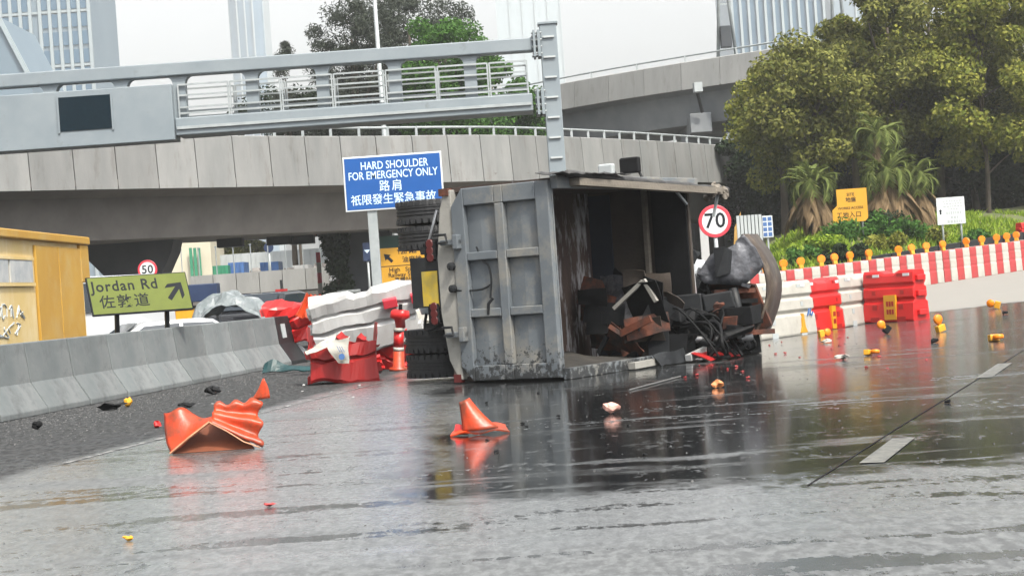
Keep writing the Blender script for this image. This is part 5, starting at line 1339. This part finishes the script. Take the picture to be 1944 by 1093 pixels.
scrap('black crushed box at the foot of the concrete row by the teal strip', 520, 706, .16, M_black, 17, flat=.4)
Rs = random.Random(55)
for k in range(46):
    if k % 2: u_, v_ = Rs.uniform(1290, 1760), Rs.uniform(640, 720)
    elif k % 4 == 0: u_, v_ = Rs.uniform(300, 760), Rs.uniform(725, 800)
    else: u_, v_ = Rs.uniform(900, 1350), Rs.uniform(735, 870)
    kind_ = k % 4
    scrap(('tiny white plastic chip on the wet road', 'tiny red plastic chip on the wet road', 'tiny black chip on the wet road', 'tiny dark red chip on the wet road')[kind_], u_, v_, Rs.uniform(.010, .024), (M_whiteb, M_redold, M_black, M_redd)[kind_], 200+k, name='chip', flat=Rs.uniform(.3,.6), grp=('white chips', 'red chips', 'black chips', 'dark red chips')[kind_])
p0 = gnd(1195, 742); p1 = gnd(1292, 716); t = MB().tube([(0,0,.012),tuple(p1-p0+Vector((0,0,.012)))], .009, 6).build('metal_rod', M_rod); t.location = p0
tag(t, 'thin bent metal rod lying on the road below the lorry', 'rod')
# gravel and grit
R = random.Random(99); b = MB()
for i in range(6500):
    if i % 5: 
        s_ = R.uniform(-4, 14.5); off = abs(R.gauss(0, 1.1)); c = A + dirv*s_ + Vector((dirv.y, -dirv.x, 0))*off
    else:
        c = Vector((R.uniform(-5, 6), R.uniform(9, 30), 0))
    r_ = R.uniform(.006, .016) if i % 5 else R.uniform(.004, .010) * (1.6 if R.random() < .06 else 1); z = road_z(c.x, c.y)
    a = R.random()*3; pts = [(c.x+r_*math.cos(a+k*2.09), c.y+r_*math.sin(a+k*2.09), z) for k in range(3)] + [(c.x, c.y, z+r_*R.uniform(.4,.8))]
    b.add(pts, [(0,1,3),(1,2,3),(2,0,3),(0,2,1)])
tag(b.build('gravel', M_stone), 'loose grit scattered over the wet road', 'grit', kind='stuff')

# ------------------------------------------------------------------ far left, under the flyover
# embankment carrying the far road and works yard
tag(MB().box(-26,-6.4,91.2,150,-.3,1.75).build('embankment', M_heap), kind='structure')
ramp = thing('ramp_parapet', 'white concrete parapet of the far ramp beneath the flyover', 'wall', (0, 0, 0))
for i in range(6):
    u0, u1 = 362+i*44, 362+(i+1)*44; pa = at(u0, 545, 90); pb = at(u1-1.2, 545, 90)
    MB().box(pa.x, pb.x, 90, 90.35, 1.6, 2.6).build('parapet_panel', M_concl, ramp)
MB().box(at(362,545,90).x-3, -6.4, 90.36, 91.19, -.2, 1.9).build('ramp_side', M_concd, ramp)
MB().box(at(362,545,90).x, at(626,545,90).x, 90.05, 90.30, -.2, 1.598).build('ramp_footing', M_concd, ramp)
def far_box(name, label, cat, u0, v0, u1, v1, D, dep, m, ribs=0, group=None):
    a = at(u0, v1, D); c = at(u1, v0, D); zb = 1.75 if D > 86 else 0
    t = thing(name, label, cat, ((a.x+c.x)/2, D, zb), 0, group); W = c.x-a.x
    MB().box(-W/2, W/2, 0, dep, 0, c.z-zb).build('body', m, t)
    for i in range(ribs):
        x = -W/2+W*(i+.5)/ribs; MB().box(x-W/ribs*.12, x+W/ribs*.12, -.08, -.002, 0, c.z-zb).build('rib', m, t)
    return t
far_box('site_building', 'sunlit cream site building seen under the flyover', 'building', 322, 447, 398, 516, 128, 6, M_cream, 0)
far_box('hoarding', 'grey ribbed hoarding beyond the works yard', 'hoarding', 398, 470, 620, 516, 132, .3, M_hoard, 16)
far_box('site_container', 'green container in the far works yard', 'container', 404, 503, 432, 518, 100, 2.5, M_green, 4)
far_box('tarpaulin_stack', 'stack under blue tarpaulin in the far works yard', 'stack', 434, 497, 462, 518, 101, 2.0, M_bluet, 3)
far_box('tarpaulin_stack', 'low stack under blue tarpaulin beside the rubble in the far yard', 'stack', 494, 496, 528, 510, 106, 2.0, M_bluet, 3)
far_box('site_container', 'white plant box at the far yard edge', 'container', 556, 502, 585, 518, 100, 2.0, M_whiteb, 3)
for k, u in enumerate((360, 368, 376)):
    a = at(u, 500, 127.5); c = at(u+6, 470, 127.5); t = thing('green_banner', 'green banner hanging on the cream site building', 'banner', (a.x, 127.6, 1.75), 0, 'green banners')
    MB().box(0, .2, 0, .05, 1.0, c.z-1.75).build('cloth', M_green, t)
t = MB(); R = random.Random(3)
for k in range(26): t.ball((R.uniform(-2.6,2.6), R.uniform(0,1.5), R.uniform(.0,.8)), R.uniform(.25,.5), 7, 5, jit=.3, R=R)
q = at(525, 515, 98); o = t.build('rubble_heap', M_heap); o.location = (q.x, 98, 1.75); tag(o, 'heap of dark rubble in the far works yard', 'rubble', kind='stuff')
c = at(510, 470, 93); t = thing('round_sign', 'small dark blue round sign on a post in the far yard', 'road sign', (c.x, 93, 1.75))
MB().lathe([(.24,-.02),(.24,.02)], (0,0,c.z-1.75), 24, 'y').build('disc', M_navy, t); post(t, 0, .06, 0, c.z-1.75, .05)
c = at(608, 480, 84); t = thing('marker_post', 'dark red and white marker post before the ivy', 'post', (c.x, 83, 0))
for k in range(7): MB().box(-.09,.09,-.09,.09,k*.45,k*.45+.449).build('band', M_redsign if k % 2 == 0 else M_white, t)
# wire fence posts
for k in range(9):
    q = at(345+k*33, 500, 92.5); t = thing('fence_post', 'thin grey fence post along the far ramp', 'fence post', (q.x, 92.5, 1.75), 0, 'fence posts along the far ramp')
    MB().tube([(0,0,0),(0,0,2.2)], .03, 6).build('post_tube', M_galv, t); MB().box(-.05,.05,-.05,.05,2.2,2.26).build('post_cap', M_galv, t)
# ivy clad column, planter
c = at(635, 500, 79); t = thing('ivy', 'green ivy climbing the dark pier beside the planter', 'ivy', (c.x, 79.3, 0))
cs = [(rnd.uniform(-.35,.4), rnd.uniform(-.3,.2), .5+rnd.random()*3.4) for _ in range(40)]
link('leaves', leaf_mesh('leaves', cs, [.38]*40, 120, .10, M_leafC, 91), t); MB().tube([(0,0,0),(.1,0,2),(0,0,3.8)], [.08,.06,.03], 6).build('stem', M_bark, t)
c = at(662, 548, 76); t = thing('planter', 'pale round planter drum at the foot of the dark pier', 'planter', (c.x, 76, 0))
MB().lathe([(.40,0),(.44,.1),(.44,1.25),(.47,1.27),(.47,1.4),(.40,1.4),(.38,1.3)], (0,0,0), 24).build('drum', M_conc, t, True)
MB().lathe([(.37,1.25),(.37,1.32)], (0,0,0), 20).build('soil', M_heap, t)
# navy box and yellow bin behind the barriers
c = at(383, 556, 42); t = thing('equipment_box', 'navy equipment box on legs behind the translucent sheet', 'box', (c.x, 42, 0))
MB().box(-.34,.34,0,.5,c.z-.19,c.z+.2).build('case', M_navy, t, bevel=.02)
for xx in (-.28,.28): MB().box(xx-.03,xx+.03,.2,.26,0,c.z-.19).build('leg', M_dark, t)
c = at(355, 597, 38); t = thing('yellow_bin', 'small yellow bin between the lime sign and translucent sheet', 'bin', (c.x, 38, 0))
MB().prism([(-.2,0),(.2,0),(.24,c.z+.12),(-.24,c.z+.12)], 0, .4).build('tub', M_yellow, t, bevel=.02); MB().box(-.26,.26,-.03,.43,c.z+.121,c.z+.17).build('lid', M_black, t)
c = at(668, 560, 60)
t = thing('notice_board', 'small dark red notice board on a stake behind the heap', 'sign', (at(535, 560, 50).x, 50, 0)); zc = at(535, 560, 50).z
MB().box(-.16,.16,-.02,.02,zc-.16,zc+.16).build('face', M_redd, t); MB().box(-.03,.03,.021,.06,0,zc+.4).build('stake', M_dark, t)

# right, beyond the 70 sign
t = thing('corrugated_hoarding', 'white corrugated hoarding panel under the flyover beyond the 70 sign', 'hoarding', (0, 0, 0))
for k in range(7):
    a = at(1402+k*7, 470, 66); MB().box(a.x, a.x+.10, 66, 66.12, road_z(a.x,66), at(1425, 408, 66).z).build('corrugation', M_hoard, t)  # white sheet greyed, flyover shade put into its colour
    MB().box(a.x+.102, a.x+.128, 66.05, 66.12, road_z(a.x,66), at(1425, 408, 66).z).build('corrugation', M_pier, t)  # groove shade put into the dark strip colour
a = at(1395, 440, 68); t = thing('timber_board', 'brown timber board leaning beside the corrugated hoarding', 'board', (a.x, 68, road_z(a.x,68)))
MB().prism([(-.28,0),(.26,0),(.26,at(1400,402,68).z-.1),(.0,at(1400,405,68).z-.6)], 0, .05).build('panel', mat('ochre_board', (.34,.20,.05), rough=.7), t)
a = at(1457, 430, 70); t = thing('notice_board', 'blue and white patterned notice board by the corrugated hoarding', 'sign', (a.x, 70, bank_z(a.x,70))); zc = a.z-bank_z(a.x,70)
MB().box(-.2,.2,0,.04,zc-.4,zc+.4).build('face', M_wsign, t)
for k in range(8): MB().box(-.16+.18*(k%2), -.02+.18*(k%2), -.008, -.001, zc-.36+.19*(k//2), zc-.22+.19*(k//2)).build('motif', M_bluet, t)
MB().box(-.03,.03,.041,.08,-.2,zc).build('stake', M_galv, t)
a = at(1336, 440, 46); t = thing('marker_post', 'white marker post beside the lorry headboard under the 70 sign', 'post', (a.x, 46, 0)); MB().box(-.10,.10,-.05,.05,0,at(1332,422,46).z).build('shaft', M_whiteb, t, bevel=.01); MB().box(-.13,.13,-.08,.08,0,.06).build('foot', M_black, t)
a = at(1944, 440, 74); water_barrier('red barrier on the bank above the black low wall', (a.x+.25, 74, bank_z(a.x+.25,74)), .5, 1.2, M_red, M_redd)

# ------------------------------------------------------------------ haze
mh = bpy.data.materials.new('haze_air'); mh.use_nodes = True; N = mh.node_tree.nodes; N.remove(N['Principled BSDF'])
pv = N.new('ShaderNodeVolumePrincipled'); pv.inputs['Color'].default_value = (.93,.96,.98,1); pv.inputs['Density'].default_value = .0004; pv.inputs['Anisotropy'].default_value = .2
mh.node_tree.links.new(pv.outputs[0], N['Material Output'].inputs['Volume'])
hz = MB().box(-1100,1100,-60,1500,-1.3,340).build('haze', mh); tag(hz, kind='stuff')
